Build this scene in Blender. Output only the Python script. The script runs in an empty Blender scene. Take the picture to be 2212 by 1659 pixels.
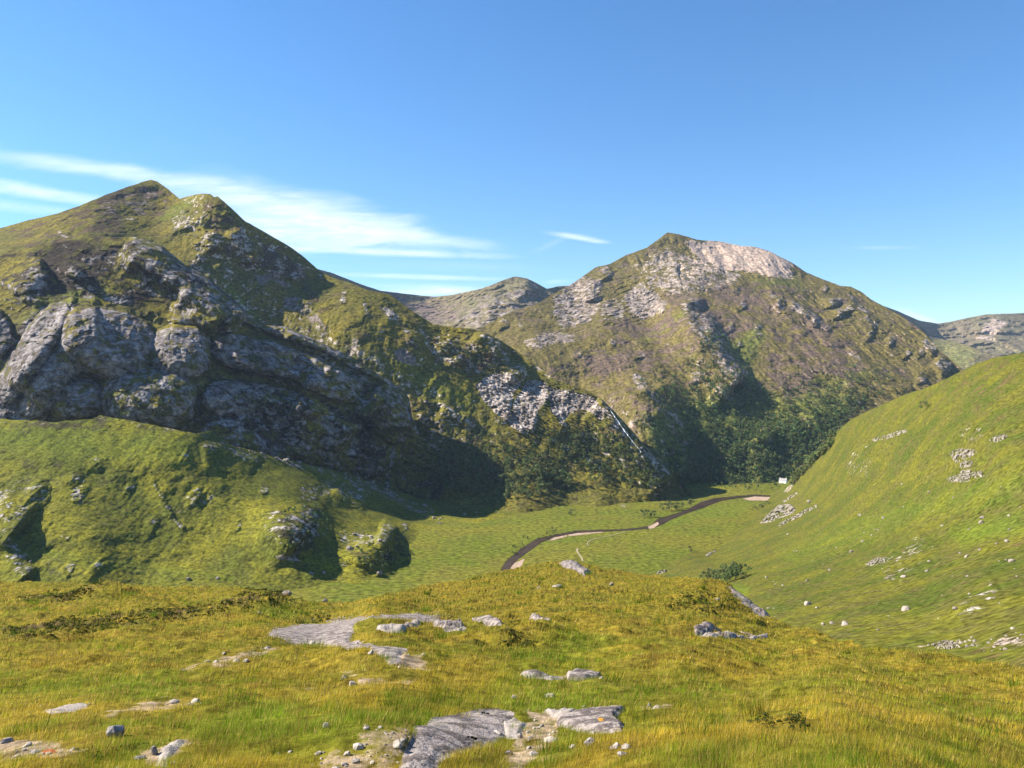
import bpy, math, random
import numpy as np
random.seed(7)
RNG = np.random.default_rng(11)
S = bpy.context.scene
COL = S.collection

# ------------------------------------------------------------------ camera, sky, sun, exposure
CX, CY, F, CZ = 1106.0, 829.5, 1737.0, 215.0          # survey frame: column, row, focal length; eye height above the valley floor
cam_d = bpy.data.cameras.new('camera')
cam_d.sensor_width = 36.0
cam_d.lens = 36.0 * F / 2212.0
cam_d.clip_start = 0.3
cam_d.clip_end = 60000
cam = bpy.data.objects.new('camera', cam_d)
cam.location = (0, 0, CZ)
cam.rotation_euler = (math.pi / 2, 0, 0)
COL.objects.link(cam)
S.camera = cam

SUN_DIR = np.array([-0.81, 0.14, 0.60]); SUN_DIR /= np.linalg.norm(SUN_DIR)
SUN_EL = math.asin(SUN_DIR[2])
SUN_AZ = math.atan2(SUN_DIR[0], SUN_DIR[1])            # from +Y towards +X
sun_d = bpy.data.lights.new('sun', 'SUN')
sun_d.energy = 5.0
sun_d.angle = math.radians(0.5)
sun_d.color = (1.0, 0.91, 0.77)
sun = bpy.data.objects.new('sun', sun_d)
sun.rotation_euler = (math.pi / 2 - SUN_EL, 0, math.pi - SUN_AZ)
COL.objects.link(sun)

S.view_settings.view_transform = 'Standard'
S.view_settings.look = 'None'
S.view_settings.exposure = 1.60
S.view_settings.gamma = 1.0
S.render.engine = 'CYCLES'
S.cycles.use_denoising = True
S.cycles.max_bounces = 5
S.cycles.diffuse_bounces = 2
S.cycles.glossy_bounces = 2
S.cycles.transparent_max_bounces = 6
S.cycles.volume_bounces = 0


class NT:
    """small helper for building node trees"""
    def __init__(s, tree):
        s.t = tree; tree.nodes.clear()
    def n(s, kind, **kw):
        nd = s.t.nodes.new(kind)
        for k, v in kw.items():
            if k.startswith('i_'):
                nd.inputs[k[2:].replace('_', ' ')].default_value = v
            else:
                setattr(nd, k, v)
        return nd
    def l(s, a, b): s.t.links.new(a, b)
    def put(s, sock, v):
        if isinstance(v, (int, float)): sock.default_value = v
        elif isinstance(v, tuple): sock.default_value = (v + (1.0,)) if len(v) == 3 and len(sock.default_value) == 4 else v
        else: s.l(v, sock)
    def m(s, op, a, b=0.0, c=0.0, clamp=False):
        nd = s.n('ShaderNodeMath', operation=op, use_clamp=clamp)
        s.put(nd.inputs[0], a); s.put(nd.inputs[1], b)
        if op in ('MULTIPLY_ADD', 'SMOOTH_MIN'): s.put(nd.inputs[2], c)
        return nd.outputs[0]
    def mix(s, f, a, b, mode='MIX'):
        nd = s.n('ShaderNodeMix', data_type='RGBA', blend_type=mode)
        s.put(nd.inputs[0], f); s.put(nd.inputs[6], a); s.put(nd.inputs[7], b)
        return nd.outputs[2]
    def ss(s, v, lo, hi):
        nd = s.n('ShaderNodeMapRange', interpolation_type='SMOOTHSTEP')
        s.put(nd.inputs[0], v); nd.inputs[1].default_value = lo; nd.inputs[2].default_value = hi
        return nd.outputs[0]
    def noise(s, vec, scale, detail=5, rough=0.55, dist=0.0):
        nd = s.n('ShaderNodeTexNoise')
        s.l(vec, nd.inputs['Vector']); nd.inputs['Scale'].default_value = scale
        nd.inputs['Detail'].default_value = detail; nd.inputs['Roughness'].default_value = rough
        nd.inputs['Distortion'].default_value = dist
        return nd.outputs[0]


w = bpy.data.worlds.new('World'); S.world = w; w.use_nodes = True
T = NT(w.node_tree)
sky = T.n('ShaderNodeTexSky', sky_type='NISHITA', sun_disc=False)
sky.sun_elevation = SUN_EL; sky.sun_rotation = SUN_AZ
sky.altitude = 0; sky.air_density = 1.0; sky.dust_density = 0.0; sky.ozone_density = 3.0
tc = T.n('ShaderNodeTexCoord')
sep = T.n('ShaderNodeSeparateXYZ'); T.l(tc.outputs['Generated'], sep.inputs[0])
front = T.m('MAXIMUM', sep.outputs[1], 0.02)
u = T.m('DIVIDE', sep.outputs[0], front); v = T.m('DIVIDE', sep.outputs[2], front)
comb = T.n('ShaderNodeCombineXYZ'); T.l(u, comb.inputs[0]); T.l(v, comb.inputs[1])
# wispy warp of the cirrus streaks
map0 = T.n('ShaderNodeMapping'); T.l(comb.outputs[0], map0.inputs[0]); map0.inputs['Scale'].default_value = (5, 26, 1); map0.inputs['Rotation'].default_value = (0, 0, 0.17)
wn = T.noise(map0.outputs[0], 1.6, 6, 0.6, 0.4)
map1 = T.n('ShaderNodeMapping'); T.l(comb.outputs[0], map1.inputs[0]); map1.inputs['Scale'].default_value = (3, 9, 1); map1.inputs['Rotation'].default_value = (0, 0, 0.2)
wn2 = T.noise(map1.outputs[0], 2.2, 5, 0.55, 0.2)
tot = None
CLOUDS = [(1972, 680, 60, 13, 0.3, .6), (2008, 692, 34, 9, .2, .45),   # column, row, half length, half thickness, tilt down to the right, opacity
    (600, 450, 330, 62, 0.20, .62), (700, 480, 300, 56, 0.17, .95), (830, 505, 240, 27, 0.12, .85), (590, 500, 220, 54, 0.10, .8), (620, 525, 220, 28, 0.03, .6), (480, 425, 260, 34, .17, .5),
    (300, 378, 260, 26, 0.14, .62), (110, 350, 240, 24, 0.12, .55), (60, 412, 230, 20, 0.14, .9), (40, 448, 200, 18, 0.1, .4),
    (450, 400, 170, 20, 0.16, .45), (830, 545, 300, 11, 0.035, 1.0), (900, 598, 280, 7, 0.03, .6), (930, 630, 160, 12, -0.02, 1.0), (900, 618, 150, 8, 0.0, .3), (1252, 514, 78, 8, 0.17, .75),
    (1290, 521, 40, 6, 0.1, .5), (1910, 535, 90, 5, 0.0, .30), (1190, 528, 50, 8, -0.4, .18), (1200, 608, 35, 6, -.05, .3), (1000, 575, 240, 14, 0.03, .12)]
for (cx, cy, a, b, rot, op) in CLOUDS:
    sub = T.n('ShaderNodeVectorMath', operation='SUBTRACT'); T.l(comb.outputs[0], sub.inputs[0]); sub.inputs[1].default_value = ((cx - CX) / F, (CY - cy) / F, 0)
    mp = T.n('ShaderNodeMapping'); T.l(sub.outputs[0], mp.inputs[0])
    mp.vector_type = 'TEXTURE'; mp.inputs['Rotation'].default_value = (0, 0, -rot); mp.inputs['Scale'].default_value = (a / F, b / F, 1)
    ln = T.n('ShaderNodeVectorMath', operation='LENGTH'); T.l(mp.outputs[0], ln.inputs[0])
    warp = T.m('MULTIPLY_ADD', T.m('SUBTRACT', wn, 0.5), 1.5, ln.outputs['Value'])
    g = T.m('MULTIPLY', T.ss(warp, 1.15, 0.0), op * .85)
    tot = g if tot is None else T.m('SUBTRACT', T.m('ADD', tot, g), T.m('MULTIPLY', tot, g))
map2 = T.n('ShaderNodeMapping'); T.l(comb.outputs[0], map2.inputs[0]); map2.inputs['Scale'].default_value = (14, 90, 1); map2.inputs['Rotation'].default_value = (0, 0, 0.15)
wn3 = T.noise(map2.outputs[0], 1.3, 7, 0.65, 0.5)
tex = T.ss(T.m('ADD', T.m('ADD', T.m('MULTIPLY', wn, .35), T.m('MULTIPLY', wn3, .4)), T.m('MULTIPLY', wn2, .3)), 0.36, 0.66)
tot = T.m('MULTIPLY', tot, T.m('MULTIPLY_ADD', tex, 0.62, 0.33))
tot = T.m('MULTIPLY', tot, T.m('GREATER_THAN', sep.outputs[1], 0.1))
hs = T.n('ShaderNodeHueSaturation'); hs.inputs['Saturation'].default_value = 1.2; T.l(sky.outputs[0], hs.inputs['Color'])
skyc = T.mix(1.0, hs.outputs[0], (0.98, 1.08, 1.16), 'MULTIPLY')
bgc = T.mix(tot, skyc, (7.6, 8.0, 8.4))
bg = T.n('ShaderNodeBackground'); T.l(bgc, bg.inputs[0]); bg.inputs[1].default_value = 0.057
out = T.n('ShaderNodeOutputWorld'); T.l(bg.outputs[0], out.inputs[0])

# ------------------------------------------------------------------ noise in numpy
_perm = RNG.permutation(256); _perm = np.concatenate([_perm, _perm, _perm])
_g = RNG.normal(size=(256, 3)); _g /= np.linalg.norm(_g, axis=1)[:, None]; _g = _g.astype(np.float32)
def perlin(x, y, z):
    xi = np.floor(x).astype(np.int32); yi = np.floor(y).astype(np.int32); zi = np.floor(z).astype(np.int32)
    xf = (x - xi).astype(np.float32); yf = (y - yi).astype(np.float32); zf = (z - zi).astype(np.float32)
    xi &= 255; yi &= 255; zi &= 255
    u = xf * xf * xf * (xf * (xf * 6 - 15) + 10); v = yf * yf * yf * (yf * (yf * 6 - 15) + 10); w_ = zf * zf * zf * (zf * (zf * 6 - 15) + 10)
    r = 0
    for dx in (0, 1):
        for dy in (0, 1):
            for dz in (0, 1):
                h = _perm[_perm[_perm[xi + dx] + yi + dy] + zi + dz]
                g = _g[h]
                d = g[..., 0] * (xf - dx) + g[..., 1] * (yf - dy) + g[..., 2] * (zf - dz)
                r = r + d * (u if dx else 1 - u) * (v if dy else 1 - v) * (w_ if dz else 1 - w_)
    return r * 1.5
def fbm(x, y, z, oct=5, gain=0.5, ridged=False):
    r = 0; a = 1.0; t = 0
    for i in range(oct):
        n = perlin(x * 2.03 ** i + 17.3 * i, y * 2.03 ** i + 5.1 * i, z * 2.03 ** i + 9.7 * i)
        if ridged: n = 1 - 2.2 * np.abs(n)
        r = r + a * n; t += a; a *= gain
    return r / t
def sstep(x, a, b):
    t = np.clip((x - a) / (b - a), 0, 1); return t * t * (3 - 2 * t)

# ------------------------------------------------------------------ image-frame helpers: every point gets its own true distance
def P(X, Y, D):
    return np.stack([(X - CX) / F * D, D * np.ones_like(X * 1.0), CZ + (CY - Y) / F * D], -1)

def tps(pts, X, Y, inv=False):
    p = np.array(pts, float); n = len(p)
    a = p[:, 0] / 400; b = p[:, 1] / 400; val = 1000 / p[:, 2] if inv else np.log(p[:, 2])
    def k(r2): return 0.5 * r2 * np.log(r2 + 1e-9)
    K = k((a[:, None] - a) ** 2 + (b[:, None] - b) ** 2) + np.eye(n) * 1e-3
    A = np.zeros((n + 3, n + 3)); A[:n, :n] = K; A[:n, n] = 1; A[:n, n + 1] = a; A[:n, n + 2] = b; A[n, :n] = 1; A[n + 1, :n] = a; A[n + 2, :n] = b
    c = np.linalg.solve(A, np.concatenate([val, [0, 0, 0]]))
    r = c[n] + c[n + 1] * X / 400 + c[n + 2] * Y / 400
    for i in range(n):
        r = r + c[i] * k((X / 400 - a[i]) ** 2 + (Y / 400 - b[i]) ** 2)
    return 1000 / np.maximum(r, .2) if inv else np.exp(r)

def polydist(poly, X, Y, closed=False):
    """distance, signed side (positive on the left hand of travel, y down), arc fraction"""
    p = np.array(poly, float)
    if closed: p = np.vstack([p, p[:1]])
    seg = np.hypot(*(p[1:] - p[:-1]).T); L = np.concatenate([[0], np.cumsum(seg)]); tot = L[-1]
    best = np.full(X.shape, 1e9); side = np.zeros(X.shape); arc = np.zeros(X.shape)
    for i in range(len(p) - 1):
        d = (p[i + 1] - p[i]); l2 = d @ d
        t = np.clip(((X - p[i, 0]) * d[0] + (Y - p[i, 1]) * d[1]) / l2, 0, 1)
        qx = X - (p[i, 0] + t * d[0]); qy = Y - (p[i, 1] + t * d[1])
        dd = np.hypot(qx, qy); m = dd < best
        cr = -(d[0] * qy - d[1] * qx)
        best = np.where(m, dd, best); side = np.where(m, np.sign(cr), side); arc = np.where(m, (L[i] + t * seg[i]) / tot, arc)
    return best, side, arc
def inside(poly, X, Y):
    p = np.array(poly, float); r = np.zeros(X.shape, bool); n = len(p)
    for i in range(n):
        x1, y1 = p[i]; x2, y2 = p[(i + 1) % n]
        if y1 == y2: continue
        c = ((y1 > Y) != (y2 > Y)) & (X < (x2 - x1) * (Y - y1) / (y2 - y1) + x1)
        r ^= c
    return r
def pmask(poly, X, Y, soft=6):
    """soft 0..1 inside a polygon"""
    d, _, _ = polydist(poly, X, Y, True)
    sd = np.where(inside(poly, X, Y), d, -d)
    return sstep(sd, -soft, soft)
def near(poly, X, Y, pad):
    p = np.array(poly)
    m = (X > p[:, 0].min() - pad) & (X < p[:, 0].max() + pad) & (Y > p[:, 1].min() - pad) & (Y < p[:, 1].max() + pad)
    return m

LAY = {}
def grid_mesh(name, pos, mat, attrs=None, smooth=True, kind='structure'):
    ny, nx = pos.shape[:2]
    me = bpy.data.meshes.new(name)
    idx = np.arange(nx * ny).reshape(ny, nx)
    q = np.stack([idx[:-1, :-1], idx[:-1, 1:], idx[1:, 1:], idx[1:, :-1]], -1).reshape(-1, 4)
    me.vertices.add(nx * ny); me.vertices.foreach_set('co', pos.reshape(-1).astype(np.float32))
    me.loops.add(q.size); me.loops.foreach_set('vertex_index', q.reshape(-1).astype(np.int32))
    me.polygons.add(len(q)); me.polygons.foreach_set('loop_start', np.arange(0, q.size, 4, dtype=np.int32))
    me.polygons.foreach_set('loop_total', np.full(len(q), 4, np.int32))
    me.update(calc_edges=True)
    if smooth: me.polygons.foreach_set('use_smooth', np.ones(len(q), bool))
    for k, a in (attrs or {}).items():
        at = me.attributes.new(k, 'FLOAT_COLOR', 'POINT'); at.data.foreach_set('color', a.reshape(-1).astype(np.float32))
    me.materials.append(mat)
    o = bpy.data.objects.new(name, me); COL.objects.link(o)
    if kind: o['kind'] = kind
    return o

def layer(name, top, bot, nx, ny, depth, mat, ridges=(), domes=(), noises=(), masks=(), jag=1.2, back=(14, 500, 300), label=None, extra=None, rockfun=None, vert=None, key=None, ledges=()):
    """a real land surface between two contour lines; depth = metres away, ridges/domes/noises shape its relief"""
    top = np.array(top, float); bot = np.array(bot, float)
    xs = np.linspace(top[0, 0], top[-1, 0], nx)
    yt = np.interp(xs, top[:, 0], top[:, 1]); yb = np.interp(xs, bot[:, 0], bot[:, 1])
    if jag: yt = yt + jag * fbm(xs / 22, xs * 0 + 3.3, xs * 0 + len(name), 5, .6) * 1.4
    v = np.linspace(0, 1, ny) ** 1.0
    X = np.repeat(xs[None], ny, 0); Y = yb[None] + (yt - yb)[None] * v[:, None]
    D = depth(X, Y) if callable(depth) else tps(depth, X, Y)
    base = P(X, Y, D)
    M = np.zeros(X.shape + (4,), np.float32)      # rock, heather, scree, lush
    for (ch, poly, amt, soft) in masks:
        nm = near(poly, X, Y, soft * 2)
        if nm.any():
            M[..., ch][nm] = np.maximum(M[..., ch][nm], amt * pmask(poly, X[nm], Y[nm], soft)) if amt > 0 else M[..., ch][nm] * (1 + amt * pmask(poly, X[nm], Y[nm], soft))
    wx = X + 7 * fbm(X / 30, Y / 30, X * 0 + 1.5, 3); wy = Y + 7 * fbm(X / 30, Y / 30, X * 0 + 7.5, 3)
    off = np.zeros(X.shape)
    for (pts, w_, a_, *rest) in ridges:
        wl = rest[0] if rest else 2.2 * w_
        pad = max(wl, w_) * 1.6 + 4
        nm = near(pts, X, Y, pad)
        if not nm.any(): continue
        x_ = wx[nm]; y_ = wy[nm]
        d, sd, arc = polydist(pts, x_, y_)
        f = np.where(sd > 0, 1 - sstep(d, 0, w_ * 1.25), (1 - sstep(d, 0, wl * 1.4)))
        plen = sum(math.hypot(pts[k_ + 1][0] - pts[k_][0], pts[k_ + 1][1] - pts[k_][1]) for k_ in range(len(pts) - 1)); tw = min(.3, 16 / plen)
        tap = sstep(arc, -0.02, tw) * sstep(1 - arc, -0.02, tw)
        off[nm] -= a_ * w_ * D[nm] / F * f * tap
        M[..., 0][nm] = np.maximum(M[..., 0][nm], (.1 if w_ > 80 else .55) * np.where(sd > 0, 1 - sstep(d, w_ * .5, w_ * 1.2), 1 - sstep(d, 0, w_ * .6)) * tap)
    dm = np.zeros(X.shape)
    for (cx, cy, rx, ry, rot, a_, *rest) in domes:
        p_ = rest[0] if rest else 2.4
        c, s = math.cos(rot), math.sin(rot)
        ex = ((wx - cx) * c + (wy - cy) * s) / rx; ey = (-(wx - cx) * s + (wy - cy) * c) / ry
        r = (np.abs(ex) ** p_ + np.abs(ey) ** p_)
        h = np.sqrt(np.clip(1 - r, 0, 1)) * a_ * D / F * min(rx, ry) * (1.12 if name == 'rounded_crag' else 1.0)
        dm = np.maximum(dm, h)
        rk = rest[1] if len(rest) > 1 else 0.6
        M[..., 0] = np.maximum(M[..., 0], rk * sstep(1 - r, 0.0, 0.25))
    off -= dm
    bx, by, bz = base[..., 0], base[..., 1], base[..., 2]
    for (sc, amp, kd, chan) in noises:
        sx = sy = sz = sc
        if isinstance(sc, tuple): sx, sy, sz = sc
        n = fbm(bx / sx, by / sy, bz / sz, 5 if kd != 'r' else 5, 0.52, kd == 'r')
        wgt = 1.0
        if chan == 'rock': wgt = 0.12 + M[..., 0] + 0.5 * M[..., 2]
        if chan == 'heath': wgt = 0.25 + M[..., 1]
        off += amp * n * wgt
    for (slope, per, amp, poly) in ledges:
        tt = (Y - slope * X) + per * 1.5 * fbm(X / 60, Y / 60, X * 0 + 2.2, 4) + per * .5 * fbm(X / 12, Y / 12, X * 0 + 6.2, 3)
        fr = tt / per; idn = np.floor(fr); fr = fr - idn
        brk = .35 + 1.3 * np.clip(fbm(X / 28, idn * 3.7, X * 0 + 1.1, 3) + .4, 0, 1)
        wg = pmask(poly, X, Y, 8) if poly else np.clip(M[..., 0] * 1.4, 0, 1)
        off -= amp * (.5 if name == 'rounded_crag' else 1.0) * brk * wg * np.where(fr < .86, fr / .86, (1 - fr) / .14)
    edge = np.minimum(1, (1 - v)[:, None] * ny / 14.0)      # relief fades at the skyline so that it keeps its outline
    off = off * (0.35 + 0.65 * edge)
    pos = P(X, Y, D + off)
    if vert is not None: pos[..., 2] += vert(X, Y, pos)
    # rock shows where the ground is steep
    du = np.gradient(pos, axis=1); dv = np.gradient(pos, axis=0)
    nrm = np.cross(du, dv); nrm /= np.linalg.norm(nrm, axis=-1)[..., None] + 1e-9
    up = np.abs(nrm[..., 2])
    if rockfun is not None:
        M[..., 0] = np.maximum(M[..., 0], rockfun * sstep(1 - up, 0.42, 0.62))
    if extra is not None: extra(X, Y, pos, M, up)
    LAY[key or name] = dict(xs=xs, yt=yt, yb=yb, pos=pos, nx=nx, ny=ny, M=M)
    full = pos; att = M
    if back:
        nb, run, drop = back
        t = (np.arange(1, nb + 1) / nb)[:, None]
        crest = pos[-1]
        hz = crest[:, :2] / np.linalg.norm(crest[:, :2], axis=1)[:, None]
        bk = np.zeros((nb, nx, 3))
        bk[..., 0] = crest[:, 0] + hz[:, 0] * run * t; bk[..., 1] = crest[:, 1] + hz[:, 1] * run * t
        bk[..., 2] = crest[:, 2] - drop * t ** 1.2
        bk[..., 2] += fbm(bk[..., 0] / 60, bk[..., 1] / 60, bk[..., 2] / 60, 4) * min(run * .03, 12) * np.minimum(t * 3, 1)
        full = np.concatenate([pos, bk], 0); att = np.concatenate([M, np.repeat(M[-1:], nb, 0)], 0)
    o = grid_mesh(name, full, mat, {'mask': att})
    if label: o['label'] = label
    return o

def surf(key, X, Y):
    """true position on a finished land surface under survey point(s)"""
    L = LAY[key]; X = np.atleast_1d(np.asarray(X, float)); Y = np.atleast_1d(np.asarray(Y, float))
    fx = np.clip(np.interp(X, L['xs'], np.arange(L['nx'])), 0, L['nx'] - 1.001)
    yt = np.interp(X, L['xs'], L['yt']); yb = np.interp(X, L['xs'], L['yb'])
    fy = np.clip((Y - yb) / (yt - yb), 0, 1) * (L['ny'] - 1.001)
    i = fx.astype(int); j = fy.astype(int); a = (fx - i)[:, None]; b = (fy - j)[:, None]; p = L['pos']
    return (p[j, i] * (1 - a) + p[j, i + 1] * a) * (1 - b) + (p[j + 1, i] * (1 - a) + p[j + 1, i + 1] * a) * b
def maskat(key, X, Y):
    L = LAY[key]
    fx = np.clip(np.interp(X, L['xs'], np.arange(L['nx'])), 0, L['nx'] - 1).astype(int)
    yt = np.interp(X, L['xs'], L['yt']); yb = np.interp(X, L['xs'], L['yb'])
    fy = (np.clip((Y - yb) / (yt - yb), 0, 1) * (L['ny'] - 1)).astype(int)
    return L['M'][fy, fx]

# ------------------------------------------------------------------ materials
def terrain_mat(name, s, grassA, grassB, heath, rockA, rockB, scree, lush, bias=(0, 0), gs=1.0, bump=0.6, rough=0.95, detail=9):
    """s = feature size in metres"""
    m = bpy.data.materials.new(name); m.use_nodes = True; T = NT(m.node_tree)
    geo = T.n('ShaderNodeNewGeometry'); pos = geo.outputs['Position']
    at = T.n('ShaderNodeAttribute', attribute_name='mask')
    sp = T.n('ShaderNodeSeparateColor'); T.l(at.outputs['Color'], sp.inputs[0])
    R, G, B, A = sp.outputs[0], sp.outputs[1], sp.outputs[2], at.outputs['Alpha']
    big = T.noise(pos, 1 / (s * 9), 6, 0.6, 0.3)
    mid = T.noise(pos, 1 / (s * 2.2), 7, 0.62, 0.2)
    fine = T.noise(pos, 1 / (s * 0.5), detail - 4, 0.65)
    g = T.mix(T.ss(big, .38, .62), grassA, grassB)
    g = T.mix(T.m('MULTIPLY', T.ss(mid, .42, .64), min(.95, .55 * gs)), g, T.mix(0.5, grassB, heath))
    g = T.mix(A, g, lush)
    hsum = T.m('ADD', T.m('MULTIPLY_ADD', T.m('SUBTRACT', mid, .5), 2.4, T.m('MULTIPLY_ADD', T.m('SUBTRACT', big, .5), 1.6, G)), bias[0])
    g = T.mix(T.ss(hsum, .30, .75), g, heath)
    mp = T.n('ShaderNodeMapping'); T.l(pos, mp.inputs[0]); mp.inputs['Scale'].default_value = (1, .7, 1.5); mp.inputs['Rotation'].default_value = (0.15, 0.5, 0)
    strat = T.noise(mp.outputs[0], 1 / (s * 1.1), 7, 0.7, 0.5)
    rk = T.mix(T.ss(strat, .40, .60), rockB, rockA)
    rk = T.mix(T.m('MULTIPLY', T.ss(big, .45, .65), .35), rk, heath)
    rsum = T.m('ADD', T.m('MULTIPLY_ADD', T.m('SUBTRACT', strat, .5), 2.6, T.m('MULTIPLY_ADD', T.m('SUBTRACT', mid, .5), 1.2, R)), bias[1])
    g = T.mix(T.ss(rsum, .42, .66), g, rk)
    ssum = T.m('MULTIPLY_ADD', T.m('SUBTRACT', mid, .5), 1.7, T.m('MULTIPLY_ADD', T.m('SUBTRACT', fine, .5), .8, B))
    sc = T.mix(fine, scree, tuple(c * .72 for c in scree))
    g = T.mix(T.ss(ssum, .38, .62), g, sc)
    var = T.m('MAXIMUM', T.m('MULTIPLY_ADD', T.m('SUBTRACT', fine, .5), 3.8, 1.0), .3)
    cmb = T.n('ShaderNodeCombineXYZ'); [T.l(var, cmb.inputs[i]) for i in range(3)]
    g = T.mix(1.0, g, cmb.outputs[0], 'MULTIPLY')
    bs = T.n('ShaderNodeBsdfPrincipled'); T.l(g, bs.inputs['Base Color']); bs.inputs['Roughness'].default_value = rough
    bs.inputs['Specular IOR Level'].default_value = 0.03
    bp = T.n('ShaderNodeBump'); bp.inputs['Strength'].default_value = bump; bp.inputs['Distance'].default_value = s * 0.16
    T.l(T.m('ADD', T.m('MULTIPLY', strat, T.m('MULTIPLY_ADD', R, 1.2, .3)), T.m('MULTIPLY', fine, .5)), bp.inputs['Height']); T.l(bp.outputs[0], bs.inputs['Normal'])
    o = T.n('ShaderNodeOutputMaterial'); T.l(bs.outputs[0], o.inputs[0])
    return m

def plain_mat(name, c1, c2, scale=1.0, rough=0.9, bump=0.3, detail=6, lo=.35, hi=.65, dist=None, spec=.2):
    m = bpy.data.materials.new(name); m.use_nodes = True; T = NT(m.node_tree)
    geo = T.n('ShaderNodeNewGeometry')
    n = T.noise(geo.outputs['Position'], scale, detail, 0.65, 0.2)
    n2 = T.noise(geo.outputs['Position'], scale * 7, 4, 0.6)
    c = T.mix(T.ss(T.m('MULTIPLY_ADD', T.m('SUBTRACT', n2, .5), .35, n), lo, hi), c1, c2)
    bs = T.n('ShaderNodeBsdfPrincipled'); T.l(c, bs.inputs['Base Color']); bs.inputs['Roughness'].default_value = rough
    bs.inputs['Specular IOR Level'].default_value = spec
    bp = T.n('ShaderNodeBump'); bp.inputs['Strength'].default_value = bump; bp.inputs['Distance'].default_value = dist or 0.3 / scale
    T.l(T.m('ADD', n, T.m('MULTIPLY', n2, .3)), bp.inputs['Height']); T.l(bp.outputs[0], bs.inputs['Normal'])
    o = T.n('ShaderNodeOutputMaterial'); T.l(bs.outputs[0], o.inputs[0])
    return m

GA, GB = (0.125, 0.104, 0.016), (0.078, 0.076, 0.016)
HE = (0.070, 0.048, 0.030); RA = (0.36, 0.315, 0.285); RB = (0.075, 0.065, 0.065); SC = (0.27, 0.22, 0.19); LU = (0.09, 0.125, 0.015)
M_left = terrain_mat('left_mountain_ground', 14, GA, GB, HE, RA, RB, (.17, .14, .125), LU, (.06, -.08))
M_crag = terrain_mat('crag_ground', 16, GA, (.075, .075, .018), (.030, .023, .016), (.215, .195, .19), (.06, .05, .052), SC, LU, (.24, -.04), bump=.4)  # rock and heather tones lowered to deepen the crag's shade
M_mid = terrain_mat('central_mountain_ground', 20, (.108, .088, .027), (.085, .073, .024), (.100, .072, .054), (.27, .225, .195), (.10, .082, .07), (.40, .305, .245), (.095, .115, .022), (.20, .0))
M_far = terrain_mat('distant_mountain_ground', 40, (.13, .105, .06), (.11, .10, .055), (.125, .095, .08), (.21, .18, .165), (.09, .08, .08), (.33, .26, .22), LU, (.1, -.05))
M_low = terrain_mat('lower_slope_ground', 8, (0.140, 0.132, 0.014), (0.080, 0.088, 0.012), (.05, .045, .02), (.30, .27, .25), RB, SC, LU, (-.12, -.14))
M_val = terrain_mat('valley_ground', 14, (0.082, 0.100, 0.012), (0.115, 0.112, 0.016), (.07, .065, .022), RA, RB, SC, LU, (-.4, -.4), bump=.12)
M_right = terrain_mat('right_slope_ground', 5, (0.092, 0.090, 0.012), (0.050, 0.065, 0.010), (.088, .064, .026), (.30, .27, .25), (.12, .10, .095), SC, (.085, .122, .012), (-.06, -.3), gs=1.7, bump=1.0)
M_fore = terrain_mat('foreground_ground', 0.9, (0.150, 0.110, 0.014), (0.10, 0.092, 0.010), (.060, .045, .018), (.20, .18, .17), (.07, .062, .062), (.25, .19, .13), (.075, .10, .008), (-.25, -.35), bump=.9)

# ------------------------------------------------------------------ distant mountains
layer('distant_mountain', [(600, 560), (713, 588), (774, 612), (822, 628), (887, 636), (938, 641), (983, 636), (1041, 623), (1070, 612), (1089, 604), (1113, 597), (1140, 602), (1161, 612), (1181, 624), (1202, 619), (1229, 617), (1330, 600)],
      [(600, 800), (1330, 800)], 620, 190,
      [(600, 560, 3800), (713, 588, 3900), (822, 628, 4200), (938, 641, 4500), (1113, 597, 4300), (1229, 617, 4600), (1330, 600, 4600), (600, 800, 3200), (900, 720, 3700), (1050, 700, 3600), (1200, 700, 3700), (1330, 800, 3300), (1110, 640, 4050), (1000, 660, 4100)],
      M_far, noises=[(260, 60, 'r', ''), ((60, 60, 200), 22, 'r', ''), (25, 5, 'f', '')],
      ridges=[([(1128, 600), (1135, 618), (1150, 640)], 30, 1.2, 40), ([(1085, 640), (1060, 660), (1040, 675)], 26, .9, 20), ([(1110, 650), (1095, 668)], 24, .9, 20), ([(980, 690), (985, 705)], 12, 1)],
      masks=[(0, [(1040, 640), (1150, 610), (1170, 660), (1050, 710), (970, 705)], .5, 14), (1, [(760, 610), (960, 640), (1000, 700), (900, 700)], .5, 20)], jag=1.0, back=(10, 900, 500),
      label='grey distant mountain seen over the hanging valley between the two nearer peaks')
layer('far_mountain', [(1850, 640), (1940, 672), (1985, 692), (2026, 699), (2053, 695), (2092, 686), (2131, 679), (2212, 676), (2330, 690), (2500, 740)],
      [(1850, 900), (2500, 900)], 420, 130,
      [(1850, 640, 5200), (2026, 699, 6600), (2212, 676, 6800), (2500, 740, 6600), (1850, 900, 4300), (2026, 760, 5800), (2212, 760, 5600), (2500, 900, 4600), (2130, 730, 6000)],
      M_far, noises=[(420, 120, 'r', ''), ((130, 130, 500), 60, 'r', ''), (60, 12, 'f', '')],
      masks=[(2, [(2120, 690), (2185, 690), (2150, 740), (2105, 735)], .55, 14), (1, [(2030, 700), (2120, 700), (2090, 760), (2020, 740)], .2, 20)], jag=.6, back=(8, 1500, 600),
      label='hazy far mountain with a pale scree patch at the right edge')
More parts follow.
